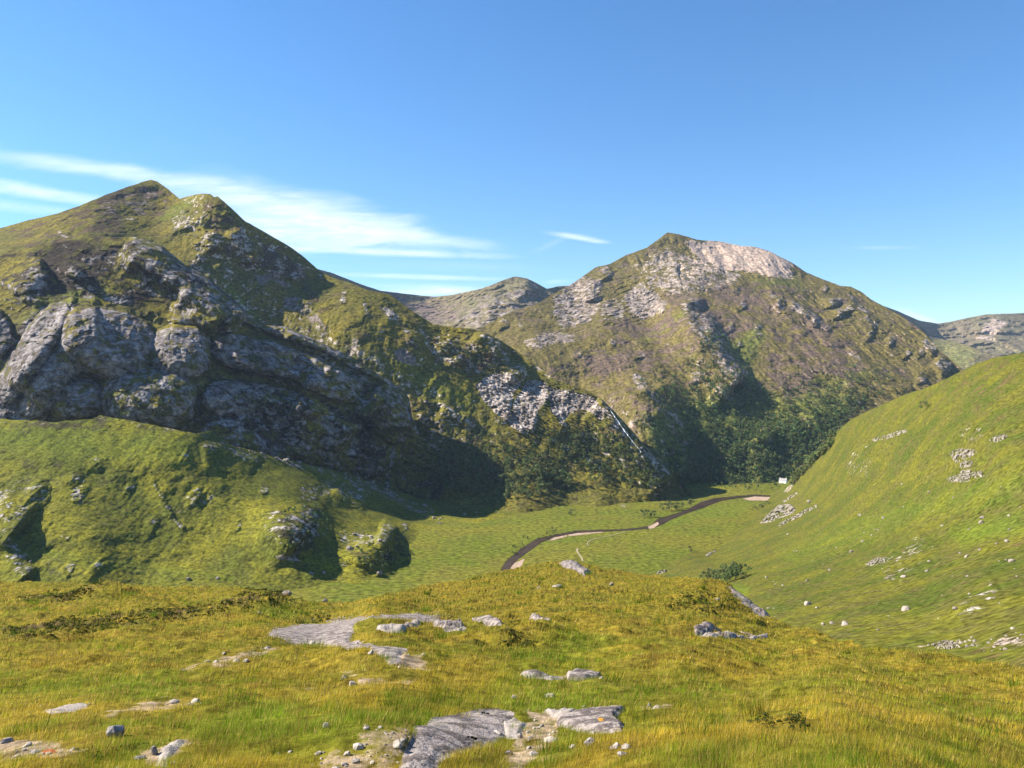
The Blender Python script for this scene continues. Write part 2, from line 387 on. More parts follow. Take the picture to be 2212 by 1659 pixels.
layer('far_spur', [(1930, 700), (2014, 729), (2053, 736), (2092, 746), (2135, 764), (2200, 775), (2300, 800)],
      [(1930, 900), (2300, 900)], 240, 90,
      [(1930, 700, 4300), (2014, 729, 4600), (2135, 764, 4200), (2300, 800, 3900), (1930, 900, 3300), (2300, 900, 3300), (2100, 790, 3900)],
      M_far, noises=[(200, 50, 'r', ''), ((50, 50, 300), 26, 'r', '')], masks=[(3, [(2000, 730), (2100, 745), (2120, 790), (2020, 800)], .35, 20)], jag=.5, back=(8, 900, 400),
      label='small bluish spur in front of the far mountain at the right')

# ------------------------------------------------------------------ central mountain
R2 = [([(1366, 835), (1376, 880), (1386, 940), (1402, 1045)], 98, 1.25, 60), ([(1655, 628), (1672, 645), (1700, 660)], 11, 1.4), ([(1697, 652), (1730, 675), (1752, 690), (1768, 708)], 18, 1.5), ([(1750, 690), (1775, 702), (1800, 718)], 12, 1.4),
      ([(1673, 652), (1694, 674)], 11, 1.4), ([(1725, 663), (1750, 690), (1774, 716)], 9, 1.2), ([(1796, 640), (1797, 652), (1802, 664)], 24, 1.5, 24), ([(1806, 664), (1808, 676), (1814, 688)], 20, 1.4, 20),
      ([(1824, 628), (1850, 660), (1882, 686)], 9, 1.3), ([(1828, 658), (1834, 678)], 20, 1.3, 20), ([(1868, 680), (1880, 698), (1893, 712)], 15, 1.4, 18), ([(1875, 715), (1887, 731)], 13, 1.4),
      ([(1912, 730), (1928, 748)], 15, 1.4, 16), ([(1953, 755), (1966, 770)], 10, 1.4), ([(1984, 755), (1995, 768)], 9, 1.4), ([(1989, 726), (2005, 750), (2022, 768)], 15, 1.5, 16),
      ([(2008, 733), (2030, 755), (2050, 772)], 8, 1.4), ([(2020, 772), (2035, 795), (2052, 808)], 22, 1.5, 20), ([(1778, 615), (1792, 629)], 8, 1.3), ([(1828, 758), (1845, 770), (1864, 785)], 6, 1.3),
      ([(1980, 808), (1997, 826)], 14, 1.4, 16), ([(1476, 640), (1484, 680), (1508, 718), (1540, 752), (1566, 800), (1600, 830)], 42, 2.5, 70), ([(1559, 771), (1585, 795), (1610, 814)], 13, 1.5),
      ([(1518, 672), (1536, 702), (1545, 730)], 18, 1.3, 16), ([(1300, 568), (1307, 588), (1316, 608)], 20, 1.6, 30), ([(1282, 596), (1275, 625), (1276, 655)], 30, 1.5, 30), ([(1308, 645), (1316, 664)], 12, 1.3),
      ([(1364, 541), (1376, 566)], 7, 1.3), ([(1431, 642), (1436, 660), (1425, 680)], 7, 1.4), ([(1380, 760), (1386, 775)], 12, 1.2), ([(1362, 800), (1372, 820), (1392, 850), (1440, 890)], 18, 1.5, 30),
      ([(1075, 690), (1090, 700), (1096, 712)], 12, 1.2), ([(1115, 700), (1135, 712)], 8, 1), ([(1540, 830), (1560, 850), (1580, 880)], 22, 1.3, 30), ([(1500, 800), (1510, 830)], 20, 1.2, 26),
      ([(1650, 915), (1655, 940), (1645, 965)], 26, 1.7, 30), ([(1592, 735), (1600, 755)], 10, 1.1), ([(1640, 690), (1632, 712), (1634, 735)], 16, 1.2), ([(1570, 700), (1580, 720)], 12, 1.1), ([(1600, 650), (1612, 668)], 12, 1.1),
      ([(1420, 880), (1450, 900), (1480, 930)], 14, 1.2), ([(1315, 735), (1330, 745)], 8, 1.0), ([(1230, 760), (1250, 762), (1262, 770)], 6, .9), ([(1445, 565), (1470, 580)], 10, 1.0), ([(1395, 600), (1405, 640)], 10, .9)]
M2 = [(0, [(1355, 628), (1385, 612), (1425, 640), (1440, 665), (1415, 682), (1390, 692), (1362, 674), (1346, 650)], .9, 10), (0, [(1195, 640), (1250, 600), (1300, 600), (1300, 660), (1270, 700), (1215, 710), (1195, 680)], .75, 12),
      (0, [(1440, 530), (1520, 555), (1610, 590), (1580, 620), (1460, 640), (1400, 620), (1370, 570)], .6, 18), (0, [(1130, 735), (1180, 715), (1240, 722), (1245, 740), (1190, 745), (1140, 755)], .75, 8), (0, [(1290, 650), (1350, 650), (1350, 690), (1300, 690)], .6, 10),
      (2, [(1476, 518), (1520, 520), (1556, 518), (1600, 527), (1640, 532), (1690, 554), (1712, 570), (1712, 602), (1660, 596), (1620, 590), (1560, 586), (1505, 560)], .82, 12), (1, [(1560, 524), (1640, 534), (1680, 556), (1640, 556), (1590, 548)], .3, 8), (2, [(1470, 540), (1510, 545), (1580, 592), (1500, 604), (1450, 596)], .48, 16), (2, [(1480, 612), (1490, 650), (1482, 650)], .3, 8),
      (1, [(1300, 700), (1480, 620), (1660, 600), (1800, 700), (1950, 790), (1800, 840), (1600, 720), (1450, 760), (1300, 850), (1250, 800)], .35, 40), (1, [(1410, 640), (1470, 640), (1440, 600)], .35, 15), (1, [(1640, 760), (1700, 740), (1790, 800), (1740, 860), (1650, 820)], .35, 20),
      (3, [(1570, 750), (1640, 700), (1655, 730), (1620, 790), (1640, 850), (1600, 815)], .6, 14), (3, [(1380, 900), (1500, 860), (1850, 850), (1800, 960), (1700, 1060), (1460, 1070)], .6, 20), (3, [(1700, 850), (1850, 790), (1900, 800), (1800, 850), (1720, 900)], .4, 20), (3, [(1620, 600), (1720, 600), (1740, 620), (1640, 615)], .5, 14), (3, [(1380, 740), (1490, 660), (1480, 680), (1400, 740)], .5, 10),
      (1, [(1570, 750), (1640, 700), (1655, 730), (1620, 790), (1640, 850), (1600, 815)], -.9, 10)]
layer('central_mountain', [(960, 760), (1034, 712), (1075, 688), (1103, 674), (1154, 660), (1195, 636), (1226, 619), (1256, 599), (1287, 577), (1318, 570), (1352, 551), (1397, 535), (1442, 502), (1467, 506), (1506, 518), (1553, 521), (1600, 531), (1631, 533), (1663, 543), (1686, 555), (1709, 566), (1741, 588), (1780, 604), (1815, 617), (1838, 619), (1862, 631), (1881, 646), (1909, 662), (1952, 686), (1991, 713), (2022, 748), (2053, 776), (2081, 799), (2140, 840), (2240, 900)],
      [(960, 1010), (1200, 1060), (1450, 1075), (1700, 1075), (1850, 1050), (2240, 1000)], 1180, 470,
      [(960, 760, 2500), (960, 1010, 1950), (1200, 1060, 1850), (1450, 1070, 1620), (1500, 1052, 1690), (1600, 1048, 1715), (1700, 1044, 1760), (1850, 1050, 1700), (2240, 1000, 2000), (1400, 900, 1900), (1500, 900, 1930), (1700, 900, 2010), (1900, 850, 2200), (2050, 800, 2420), (2240, 900, 2300),
       (1300, 800, 2200), (1300, 700, 2600), (1150, 750, 2350), (1120, 690, 2650), (1226, 619, 3100), (1287, 577, 3250), (1442, 502, 3430), (1550, 521, 3420), (1663, 543, 3350), (1741, 588, 3250), (1838, 619, 3120), (1909, 662, 2950), (1991, 713, 2720), (2081, 799, 2450), (1600, 600, 3050),
       (1450, 620, 2950), (1500, 700, 2600), (1700, 650, 2850), (1700, 750, 2450), (1850, 720, 2620), (1550, 800, 2260), (1400, 780, 2270), (1400, 690, 2720), (1900, 780, 2420), (1600, 980, 1830), (1450, 1000, 1730), (1250, 660, 2900), (1250, 900, 2050)],
      M_mid, ledges=[(-.3, 9, 5, [(1190, 620), (1330, 580), (1450, 620), (1440, 700), (1200, 720)]), (.5, 14, 7, [(1640, 600), (1900, 650), (2060, 790), (1900, 760), (1700, 700)]), (.2, 16, 3, [(1300, 700), (1500, 800), (1900, 780), (2000, 830), (1800, 860), (1500, 860), (1300, 850)])], ridges=[(p_, w_, a_ * (.75 if max(w_, 1) < 30 else .9), *r_) for (p_, w_, a_, *r_) in R2], masks=M2, noises=[(260, 44, 'f', ''), ((85, 220, 260), 22, 'r', ''), ((40, 90, 90), 6, 'r', ''), (45, 4, 'f', ''), (16, 7, 'r', 'rock'), (14, 1.3, 'f', '')], jag=1.0, back=(14, 900, 550), rockfun=.45,
      label='central mountain with a pale quartzite scree cap and wooded lower slopes')

# ------------------------------------------------------------------ left mountain
R3 = [([(400, 448), (388, 475), (398, 506)], 52, .9, 40), ([(440, 452), (436, 478), (452, 492)], 20, 1.0, 12), ([(456, 494), (452, 515), (470, 545)], 40, 1.3, 26), ([(500, 488), (510, 515), (530, 540), (548, 570)], 36, 1.4, 22), ([(535, 515), (545, 545), (560, 575)], 20, 1.2, 12), ([(601, 540), (596, 572), (606, 606)], 20, 1.3, 20), ([(640, 560), (638, 590), (648, 612)], 36, 1.2, 16),
      ([(585, 520), (580, 545)], 14, 1.1, 10), ([(688, 590), (690, 605)], 8, 1.1), ([(424, 515), (430, 560), (470, 612), (540, 682)], 8, 1.2, 14), ([(470, 560), (480, 590), (500, 610)], 24, .9, 24), ([(430, 540), (440, 570)], 14, .9),
      ([(1029, 716), (1045, 735), (1082, 765)], 30, 1.7, 34), ([(1066, 762), (1098, 790), (1138, 814)], 20, 1.5, 28), ([(1130, 770), (1160, 795)], 8, 1.2), ([(988, 765), (992, 795)], 14, 1.3), ([(960, 740), (965, 765)], 10, 1.1), ([(1104, 800), (1110, 830)], 14, .9, 20), ([(1176, 820), (1184, 850), (1168, 885)], 8, .9, 16),
      ([(1107, 850), (1098, 880), (1102, 915)], 7, .9, 14), ([(1160, 885), (1150, 915), (1142, 940)], 10, .8, 16), ([(1226, 842), (1224, 870)], 7, 1.2), ([(1290, 864), (1318, 892), (1345, 940), (1385, 1000), (1440, 1052)], 50, .9, 50),
      ([(1015, 905), (955, 872), (905, 862)], 9, .9, 6), ([(980, 935), (930, 905), (895, 895)], 8, .8, 6), ([(945, 880), (1000, 905), (1030, 925)], 14, 1.2, 14), ([(780, 640), (790, 670), (800, 690)], 10, .5, 20), ([(740, 620), (735, 660)], 12, .6, 20), ([(850, 660), (840, 700), (850, 720)], 12, .5, 20),
      ([(890, 720), (886, 745)], 10, .9), ([(920, 735), (930, 760)], 8, .9), ([(250, 470), (300, 480)], 8, .5), ([(120, 500), (150, 515)], 8, .5), ([(1200, 960), (1260, 990), (1320, 1030)], 10, .9, 16), ([(1215, 905), (1220, 940)], 10, .6)]
M3 = [(0, [(1026, 833), (1058, 807), (1103, 804), (1128, 828), (1108, 852), (1104, 910), (1075, 896), (1041, 862)], 1.0, 4), (0, [(1140, 821), (1181, 824), (1185, 858), (1161, 893), (1142, 942), (1099, 920), (1109, 869)], .95, 4), (0, [(1185, 838), (1226, 841), (1280, 855), (1308, 889), (1300, 910), (1263, 884), (1240, 886), (1212, 920), (1188, 882)], .95, 4),
      (0, [(820, 665), (850, 665), (872, 700), (900, 760), (870, 700), (840, 690)], .7, 8), (0, [(860, 700), (960, 720), (1060, 760), (1100, 800), (1020, 810), (960, 790), (880, 740)], .45, 14), (1, [(860, 690), (960, 715), (1090, 770), (1110, 800), (1020, 815), (950, 790), (870, 740)], .5, 14),
      (2, [(845, 760), (870, 750), (900, 770), (895, 790), (860, 780)], .8, 6), (2, [(545, 590), (600, 590), (620, 620), (590, 610), (560, 620)], .65, 8), (2, [(610, 640), (650, 640), (700, 690), (710, 715), (680, 700), (620, 665)], .6, 8), (2, [(590, 590), (640, 620), (610, 622)], .6, 6),
      (1, [(0, 500), (330, 385), (400, 430), (330, 480), (200, 500), (80, 530)], .45, 20), (2, [(210, 440), (330, 400), (370, 440), (300, 470), (220, 470)], .38, 14), (1, [(440, 430), (560, 500), (690, 600), (640, 600), (460, 560)], .5, 16), (1, [(560, 580), (700, 640), (760, 720), (640, 680)], .25, 24),
      (3, [(440, 415), (380, 440), (330, 480), (380, 470), (410, 445)], .4, 8), (3, [(480, 590), (520, 640), (560, 690), (540, 690), (480, 630)], .6, 8), (3, [(720, 760), (900, 780), (1040, 860), (1000, 900), (900, 850), (780, 800)], .35, 20), (1, [(700, 750), (900, 790), (1020, 880), (950, 900), (800, 820)], -.8, 20), (2, [(1085, 900), (1120, 925), (1100, 920)], .5, 5)]
R3 = [(p_, w_, a_ * (.6 if i_ < 12 else 1), *r_) for i_, (p_, w_, a_, *r_) in enumerate(R3)]
layer('left_mountain', [(-420, 640), (-200, 560), (-90, 520), (0, 493), (60, 476), (120, 462), (170, 445), (230, 420), (280, 402), (308, 393), (326, 388), (340, 392), (362, 408), (388, 429), (408, 423), (435, 418), (455, 419), (463, 426), (470, 424), (482, 434), (500, 450), (530, 478), (570, 500), (590, 512), (630, 535), (660, 558), (690, 585), (713, 598), (760, 612), (795, 627), (839, 635), (867, 653), (894, 674), (921, 691), (935, 701), (990, 708), (1020, 710), (1044, 718), (1072, 730), (1103, 749), (1133, 770), (1164, 794), (1195, 817), (1229, 831), (1263, 840), (1300, 862), (1330, 892), (1352, 915), (1420, 993), (1488, 1062), (1510, 1085)],
      [(-420, 1010), (700, 1060), (900, 1100), (1100, 1115), (1300, 1105), (1450, 1095), (1510, 1100)], 1320, 520,
      [(-420, 640, 2000), (-200, 560, 2000), (0, 493, 2050), (322, 391, 2200), (388, 428, 2120), (440, 420, 1980), (570, 500, 1960), (690, 585, 1960), (839, 635, 1860), (935, 701, 1810), (1020, 710, 1800), (1103, 749, 1800), (1164, 794, 1750), (1263, 840, 1690), (1330, 892, 1650), (1420, 993, 1580), (1488, 1062, 1540),
       (1100, 900, 1610), (1240, 1050, 1490), (1240, 1088, 1430), (1050, 1090, 1420), (1000, 1093, 1412), (880, 1065, 1565), (900, 900, 1620), (900, 800, 1665), (900, 720, 1740), (600, 700, 1790), (700, 800, 1710), (690, 650, 1815), (500, 600, 1835), (600, 580, 1885), (200, 480, 1900), (0, 560, 1720), (300, 440, 2080),
       (0, 700, 1560), (0, 1000, 1450), (-420, 1000, 1450), (500, 900, 1620), (700, 1040, 1600), (400, 750, 1680), (1350, 1080, 1460), (1300, 1105, 1390), (1350, 1000, 1550), (1200, 960, 1570), (420, 480, 1935), (1450, 1095, 1470), (1100, 1115, 1320), (760, 700, 1700)],
      M_left, ledges=[(.55, 7, 4.5, [(1020, 800), (1310, 835), (1330, 915), (1140, 960), (1030, 840)]), (.2, 16, 6, [(380, 440), (470, 440), (600, 520), (700, 600), (690, 630), (560, 590), (400, 520)]), (.3, 12, 4, [(840, 680), (1000, 710), (1110, 790), (1000, 820), (870, 740)])], ridges=R3, masks=M3, noises=[(170, 20, 'f', ''), (60, 7, 'r', ''), ((50, 150, 170), 6, 'r', ''), (30, 3, 'f', ''), (12, 6, 'r', 'rock'), (9, .9, 'f', '')], jag=1.2, back=(14, 420, 330), rockfun=.5,
      label='left mountain with a pointed peak, green slopes and the slabs beside the waterfall')

# ------------------------------------------------------------------ rounded crag below the left mountain
D4 = [(66, 770, 140, 40, 2.15, 1.6, 2.4, .8), (232, 742, 112, 78, .25, 1.2, 2.6, .75), (118, 812, 120, 44, 2.2, 1.4, 2.4, .75), (165, 862, 66, 44, -.2, 1.2, 2.4, .7), (386, 762, 72, 60, .05, 1.35, 2.5, .75), (320, 860, 104, 74, .03, 1.25, 2.6, .6), (30, 890, 80, 34, .0, .8, 2.4, .6), (-60, 700, 100, 60, .6, 1.2, 2.4, .8),
      (560, 770, 112, 40, .22, 1.35, 2.5, .75), (690, 812, 110, 36, .42, 1.3, 2.4, .65), (498, 862, 62, 40, .1, 1.3, 2.4, .75), (610, 880, 120, 44, .3, 1.1, 2.4, .55), (640, 722, 150, 18, .33, 1.6, 2.3, .6), (760, 780, 110, 14, .48, 1.5, 2.3, .5), (540, 945, 110, 54, .15, 1.0, 2.4, .5), (720, 960, 130, 60, .35, .9, 2.4, .4), (830, 900, 70, 44, .7, .9, 2.4, .4)]
R4 = [([(215, 660), (164, 669), (120, 724), (68, 785), (27, 837)], 100, .55, 26), ([(171, 650), (85, 666), (34, 744), (-6, 785)], 50, .6, 30), ([(280, 513), (330, 545), (400, 600), (470, 655), (530, 692)], 55, 1.6, 60), ([(270, 560), (330, 580), (400, 625), (450, 650), (510, 700)], 24, 1.6, 24), ([(100, 570), (60, 600), (30, 640)], 60, 1.0, 40), ([(165, 575), (150, 600)], 50, .9, 26), ([(380, 640), (420, 665), (480, 700)], 30, 1.5, 30),
      ([(360, 700), (400, 690), (440, 700), (475, 712)], 20, 1.2, 20), ([(620, 712), (680, 745), (740, 780)], 22, 1.4, 20), ([(560, 735), (640, 760), (720, 800)], 14, 1.2, 14), ([(700, 790), (760, 815), (830, 850)], 20, 1.5, 20), ([(760, 790), (820, 815), (875, 850)], 14, 1.4, 16),
      ([(170, 640), (230, 650), (300, 660)], 10, -.4, 14), ([(560, 860), (620, 870), (700, 900)], 16, 1.1, 16), ([(500, 775), (600, 800), (700, 830)], 18, .9, 18), ([(430, 850), (424, 880), (430, 920)], 14, -1.2, 14), ([(640, 850), (720, 880), (780, 930)], 90, 1.0, 80), ([(800, 850), (860, 880), (880, 930)], 40, 1.3, 60)]
M4 = [(0, [(20, 640), (60, 600), (240, 520), (380, 540), (480, 640), (300, 640), (150, 640)], .28, 20), (1, [(-200, 520), (200, 505), (420, 560), (540, 690), (300, 660), (0, 640)], .35, 26), (3, [(60, 640), (180, 590), (260, 640), (180, 655), (100, 650)], .3, 12), (1, [(440, 840), (620, 830), (800, 900), (850, 1000), (600, 960), (440, 920)], .4, 20),
      (2, [(170, 905), (330, 915), (480, 960), (620, 1000), (560, 1000), (430, 940), (300, 930)], .35, 8)]
layer('rounded_crag', [(-420, 640), (-200, 590), (-80, 560), (0, 552), (60, 536), (100, 528), (180, 514), (240, 512), (290, 512), (350, 530), (400, 572), (450, 600), (520, 660), (545, 690), (560, 702), (620, 706), (680, 734), (760, 770), (820, 810), (868, 840), (884, 860), (890, 900), (905, 935), (930, 965), (965, 1010), (1005, 1075), (1040, 1110)],
      [(-420, 980), (0, 970), (300, 975), (500, 1010), (700, 1070), (900, 1120), (1040, 1125)], 1150, 460,
      [(-420, 640, 1600), (-80, 560, 1580), (100, 528, 1560), (290, 512, 1560), (400, 572, 1550), (545, 690, 1530), (620, 706, 1540), (680, 734, 1550), (760, 770, 1560), (868, 840, 1590), (890, 900, 1590), (930, 965, 1580), (1005, 1075, 1460), (-420, 980, 1230), (0, 905, 1240), (300, 915, 1250), (430, 930, 1275), (500, 965, 1290), (600, 990, 1355), (700, 1020, 1430), (850, 1065, 1520), (1040, 1120, 1370),
       (300, 650, 1440), (0, 650, 1400), (100, 720, 1330), (300, 720, 1370), (600, 800, 1470), (600, 880, 1420), (750, 900, 1515), (850, 900, 1570), (430, 860, 1295), (700, 850, 1510), (800, 1000, 1515), (500, 720, 1455), (0, 970, 1215), (500, 1010, 1275)],
      M_crag, ledges=[(.38, 24, 13, [(430, 690), (620, 690), (900, 840), (1000, 1090), (700, 1030), (430, 930)]), (.12, 30, 9, [(-420, 660), (150, 640), (340, 660), (440, 740), (430, 940), (-420, 960)]), (.35, 20, 7, [(-420, 560), (100, 520), (300, 505), (420, 560), (540, 690), (300, 650), (-420, 660)]), (.3, 9, 1.5, None)], domes=D4, ridges=R4, masks=M4, noises=[(90, 12, 'f', ''), ((26, 60, 60), 3.5, 'r', 'rock'), (22, 3, 'f', 'rock'), (8, 1.2, 'r', 'rock'), (6, .5, 'f', '')], jag=1.6, back=(10, 90, 150), rockfun=.55,
      label='rounded rocky crag in deep shade below the left mountain')

# ------------------------------------------------------------------ lower left green slopes
R5 = [([(-150, 1068), (-70, 1080), (0, 1100), (50, 1140)], 60, 1.6, 60), ([(-40, 1150), (5, 1180), (30, 1215), (62, 1255)], 40, 1.8, 60), ([(430, 975), (480, 968), (520, 985), (560, 1005)], 22, 1.3, 40), ([(395, 980), (410, 990)], 12, 1), ([(600, 1095), (590, 1140), (640, 1190)], 75, 1.7, 50), ([(640, 1080), (700, 1065), (735, 1040)], 30, -.2, 20),
      ([(725, 1040), (745, 1065), (800, 1085)], 36, 1.6, 40), ([(785, 1160), (800, 1190), (780, 1230)], 95, 1.5, 50), ([(810, 1150), (850, 1170)], 40, 1.3, 30), ([(330, 1035), (345, 1070), (375, 1120), (400, 1155)], 9, 1.5, 14), ([(60, 1050), (80, 1075)], 36, 1.1, 30), ([(150, 1020), (160, 1060), (150, 1090)], 36, .8, 40), ([(410, 1060), (430, 1085)], 30, 1.1, 26),
      ([(505, 1125), (515, 1150)], 14, 1.1), ([(320, 1120), (345, 1135)], 16, 1.0), ([(200, 1215), (220, 1235)], 26, .9), ([(140, 1220), (160, 1235)], 18, .9), ([(270, 1050), (290, 1062)], 14, .9), ([(560, 1055), (580, 1065)], 10, .9), ([(90, 1210), (110, 1225)], 14, .9), ([(200, 985), (215, 1000)], 12, .7), ([(860, 1130), (880, 1145)], 14, .8), ([(120, 1155), (160, 1165)], 12, .8), ([(660, 1235), (680, 1250)], 12, .6)]
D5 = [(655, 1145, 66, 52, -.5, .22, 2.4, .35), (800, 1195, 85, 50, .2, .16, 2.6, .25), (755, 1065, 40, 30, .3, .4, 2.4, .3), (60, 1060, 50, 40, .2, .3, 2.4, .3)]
M5 = [(0, [(-420, 895), (200, 895), (430, 920), (500, 955), (620, 985), (620, 1002), (500, 975), (420, 945), (300, 925), (200, 918), (-420, 915)], .34, 8), (1, [(-420, 895), (200, 895), (430, 920), (520, 965), (420, 955), (300, 935), (-420, 925)], .45, 12), (0, [(730, 1150), (850, 1150), (830, 1180), (740, 1180)], .55, 8), (0, [(40, 1045), (110, 1050), (110, 1085), (50, 1080)], .6, 10), (0, [(590, 1110), (690, 1090), (700, 1160), (640, 1200), (590, 1150)], .55, 12), (0, [(400, 1070), (470, 1060), (460, 1090), (410, 1095)], .5, 8), (1, [(600, 1100), (710, 1085), (680, 1180), (640, 1210), (590, 1150)], .7, 14), (1, [(740, 1180), (860, 1150), (900, 1200), (820, 1240), (760, 1210)], .6, 14),  # heather on the two knolls also stands in for part of their shadow
      (1, [(30, 980), (110, 1000), (190, 1010), (180, 1100), (60, 1090)], .35, 20), (1, [(100, 1200), (260, 1210), (240, 1250), (80, 1240)], .45, 14), (2, [(490, 960), (560, 975), (700, 1010), (830, 1050), (900, 1085), (960, 1130), (900, 1110), (800, 1060), (640, 1010), (540, 985)], .42, 7), (2, [(560, 1195), (640, 1200), (660, 1215), (620, 1215)], .5, 6), (2, [(300, 905), (430, 925), (480, 960), (380, 935)], .4, 10),
      (3, [(-100, 920), (200, 930), (420, 950), (400, 1000), (100, 990)], .35, 24), (3, [(0, 1180), (300, 1210), (500, 1250), (200, 1230)], .3, 12)]
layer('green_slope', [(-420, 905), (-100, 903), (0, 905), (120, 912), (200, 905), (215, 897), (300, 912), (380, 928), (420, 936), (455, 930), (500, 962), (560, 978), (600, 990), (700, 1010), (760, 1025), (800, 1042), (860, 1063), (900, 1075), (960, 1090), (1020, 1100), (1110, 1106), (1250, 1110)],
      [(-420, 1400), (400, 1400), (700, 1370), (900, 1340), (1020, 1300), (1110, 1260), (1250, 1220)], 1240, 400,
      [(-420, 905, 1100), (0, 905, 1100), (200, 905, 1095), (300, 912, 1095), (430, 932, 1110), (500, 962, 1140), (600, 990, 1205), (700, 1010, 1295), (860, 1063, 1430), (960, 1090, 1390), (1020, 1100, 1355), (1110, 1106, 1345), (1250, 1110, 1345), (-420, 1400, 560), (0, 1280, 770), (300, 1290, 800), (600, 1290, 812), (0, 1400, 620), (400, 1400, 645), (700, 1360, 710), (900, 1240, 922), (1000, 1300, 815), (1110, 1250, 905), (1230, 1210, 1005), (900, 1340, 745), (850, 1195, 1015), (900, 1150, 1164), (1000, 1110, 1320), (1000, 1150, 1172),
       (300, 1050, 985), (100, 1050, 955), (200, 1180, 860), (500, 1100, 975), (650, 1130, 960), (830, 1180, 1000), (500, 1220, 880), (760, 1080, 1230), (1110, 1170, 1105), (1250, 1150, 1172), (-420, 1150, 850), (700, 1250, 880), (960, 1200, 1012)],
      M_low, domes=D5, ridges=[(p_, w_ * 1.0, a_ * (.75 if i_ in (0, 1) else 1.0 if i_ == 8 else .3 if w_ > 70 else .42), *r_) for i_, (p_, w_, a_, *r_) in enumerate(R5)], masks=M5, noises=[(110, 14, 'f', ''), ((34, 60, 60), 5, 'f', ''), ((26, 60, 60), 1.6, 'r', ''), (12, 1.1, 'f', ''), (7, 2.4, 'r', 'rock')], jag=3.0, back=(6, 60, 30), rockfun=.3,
      label='lower green slope with grassy knolls on the left of the glen')

# ------------------------------------------------------------------ valley floor with river channel, gravel, path
LB = [(1080, 1240), (1086, 1223), (1099, 1207), (1131, 1181), (1162, 1162), (1204, 1153), (1248, 1145), (1312, 1143), (1359, 1141.5), (1407, 1135), (1420, 1121), (1439, 1115), (1486, 1100), (1512, 1085), (1546, 1075), (1591, 1071), (1629, 1068), (1664, 1069.5), (1700, 1072)]
RB_ = [(1104, 1245), (1104, 1223), (1121, 1207), (1147, 1188), (1169, 1172), (1197, 1161), (1248, 1151), (1296, 1148.5), (1359, 1145.5), (1413, 1140), (1435, 1131), (1448, 1123), (1486, 1108), (1521, 1096), (1559, 1081.5), (1597, 1075.5), (1629, 1072), (1664, 1073), (1700, 1075)]
RIVPOLY = LB + RB_[::-1]
BAR1 = [(1103, 1226), (1112, 1216), (1133, 1206), (1127, 1222), (1112, 1236), (1100, 1240)]
BAR2 = [(1185, 1168), (1197, 1161), (1225, 1155.5), (1248, 1151.5), (1296, 1148.8), (1312, 1149), (1270, 1153.5), (1225, 1158.5), (1195, 1167)]
BAR3 = [(1603, 1077.5), (1629, 1072.5), (1664, 1073.5), (1700, 1075.5), (1700, 1081.5), (1662, 1081.5), (1620, 1081)]
BAR4 = [(1400, 1138), (1414, 1131), (1421, 1127), (1424, 1132), (1412, 1141), (1402, 1142)]
PATH = [(1353, 1148.5), (1330, 1155), (1312, 1159), (1290, 1163), (1276, 1167), (1269, 1173), (1270, 1180)]
PATH2 = [(1248, 1185), (1246, 1190), (1250, 1197), (1256, 1205), (1259, 1213)]
def val_depth(X, Y): return F * CZ / np.maximum(Y - CY, 60)
def val_extra(X, Y, pos, M, up):
    r = pmask(RIVPOLY, X, Y, .7)
    for b in (BAR1, BAR2, BAR3, BAR4): r = np.maximum(r, pmask(b, X, Y, .6))
    pos[..., 2] += .5 * fbm(pos[..., 0] / 60, pos[..., 1] / 60, pos[..., 0] * 0, 4) * (1 - r)
    pos[..., 2] -= 1.1 * r
    M[..., 2] = np.maximum(M[..., 2], r * .5)
    d, _, _ = polydist(LB, X, Y); M[..., 1] = np.maximum(M[..., 1], .75 * (1 - sstep(d, .5, 3)))
M6 = [(2, [(1330, 1085), (1350, 1090), (1372, 1112), (1362, 1112), (1345, 1100)], .35, 5), (1, [(1235, 1060), (1310, 1050), (1400, 1110), (1330, 1110), (1260, 1110), (1238, 1090)], .25, 12), (3, [(1100, 1120), (1240, 1120), (1400, 1150), (1100, 1200)], .2, 20), (1, [(1480, 1040), (1600, 1040), (1600, 1060), (1480, 1055)], .3, 6), (3, [(1480, 1095), (1640, 1085), (1600, 1110), (1400, 1140)], .35, 10)]
layer('valley_floor', [(-500, 1032), (2700, 1032)], [(-500, 1420), (2700, 1420)], 1500, 520, val_depth, M_val, masks=M6, extra=val_extra, jag=0, back=None, label='flat grassy floor of the glen around the river')

def sheet(name, poly, z, mat, label, nsub=2.0, thick=0.0, kind='structure'):
    """a level sheet with the outline of a survey polygon"""
    p = np.array(poly, float)
    import mathutils
    D = F * (CZ - z) / (p[:, 1] - CY); q = P(p[:, 0], p[:, 1], D)
    me = bpy.data.meshes.new(name)
    from mathutils.geometry import tessellate_polygon
    vs = [mathutils.Vector((a[0], a[1], z)) for a in q]
    tris = tessellate_polygon([vs])
    me.from_pydata([tuple(a) for a in vs], [], [tuple(t) for t in tris]); me.update()
    me.materials.append(mat)
    o = bpy.data.objects.new(name, me); COL.objects.link(o); o['kind'] = kind; o['label'] = label
    return o
def dens(poly, step=8, closed=True, wob=0.0, seed=0):
    p = np.array(poly, float); out = []
    n = len(p)
    for i in range(n if closed else n - 1):
        a, b = p[i], p[(i + 1) % n]; k = max(1, int(np.hypot(*(b - a)) / step))
        for j in range(k): out.append(a + (b - a) * j / k)
    if not closed: out.append(p[-1])
    out = np.array(out)
    if wob: out += wob * RNG.normal(size=out.shape) * np.array([1, .35])
    return out
M_water = plain_mat('river_water', (0.030, 0.018, 0.012), (0.055, 0.034, 0.024), .03, rough=.22, bump=.15, dist=.3, spec=.45)
M_gravel = plain_mat('river_gravel', (.34, .25, .19), (.25, .18, .13), .12, rough=.95, bump=.5, dist=.3)
M_path = plain_mat('path_gravel', (.30, .26, .17), (.22, .19, .11), .3, rough=.95)
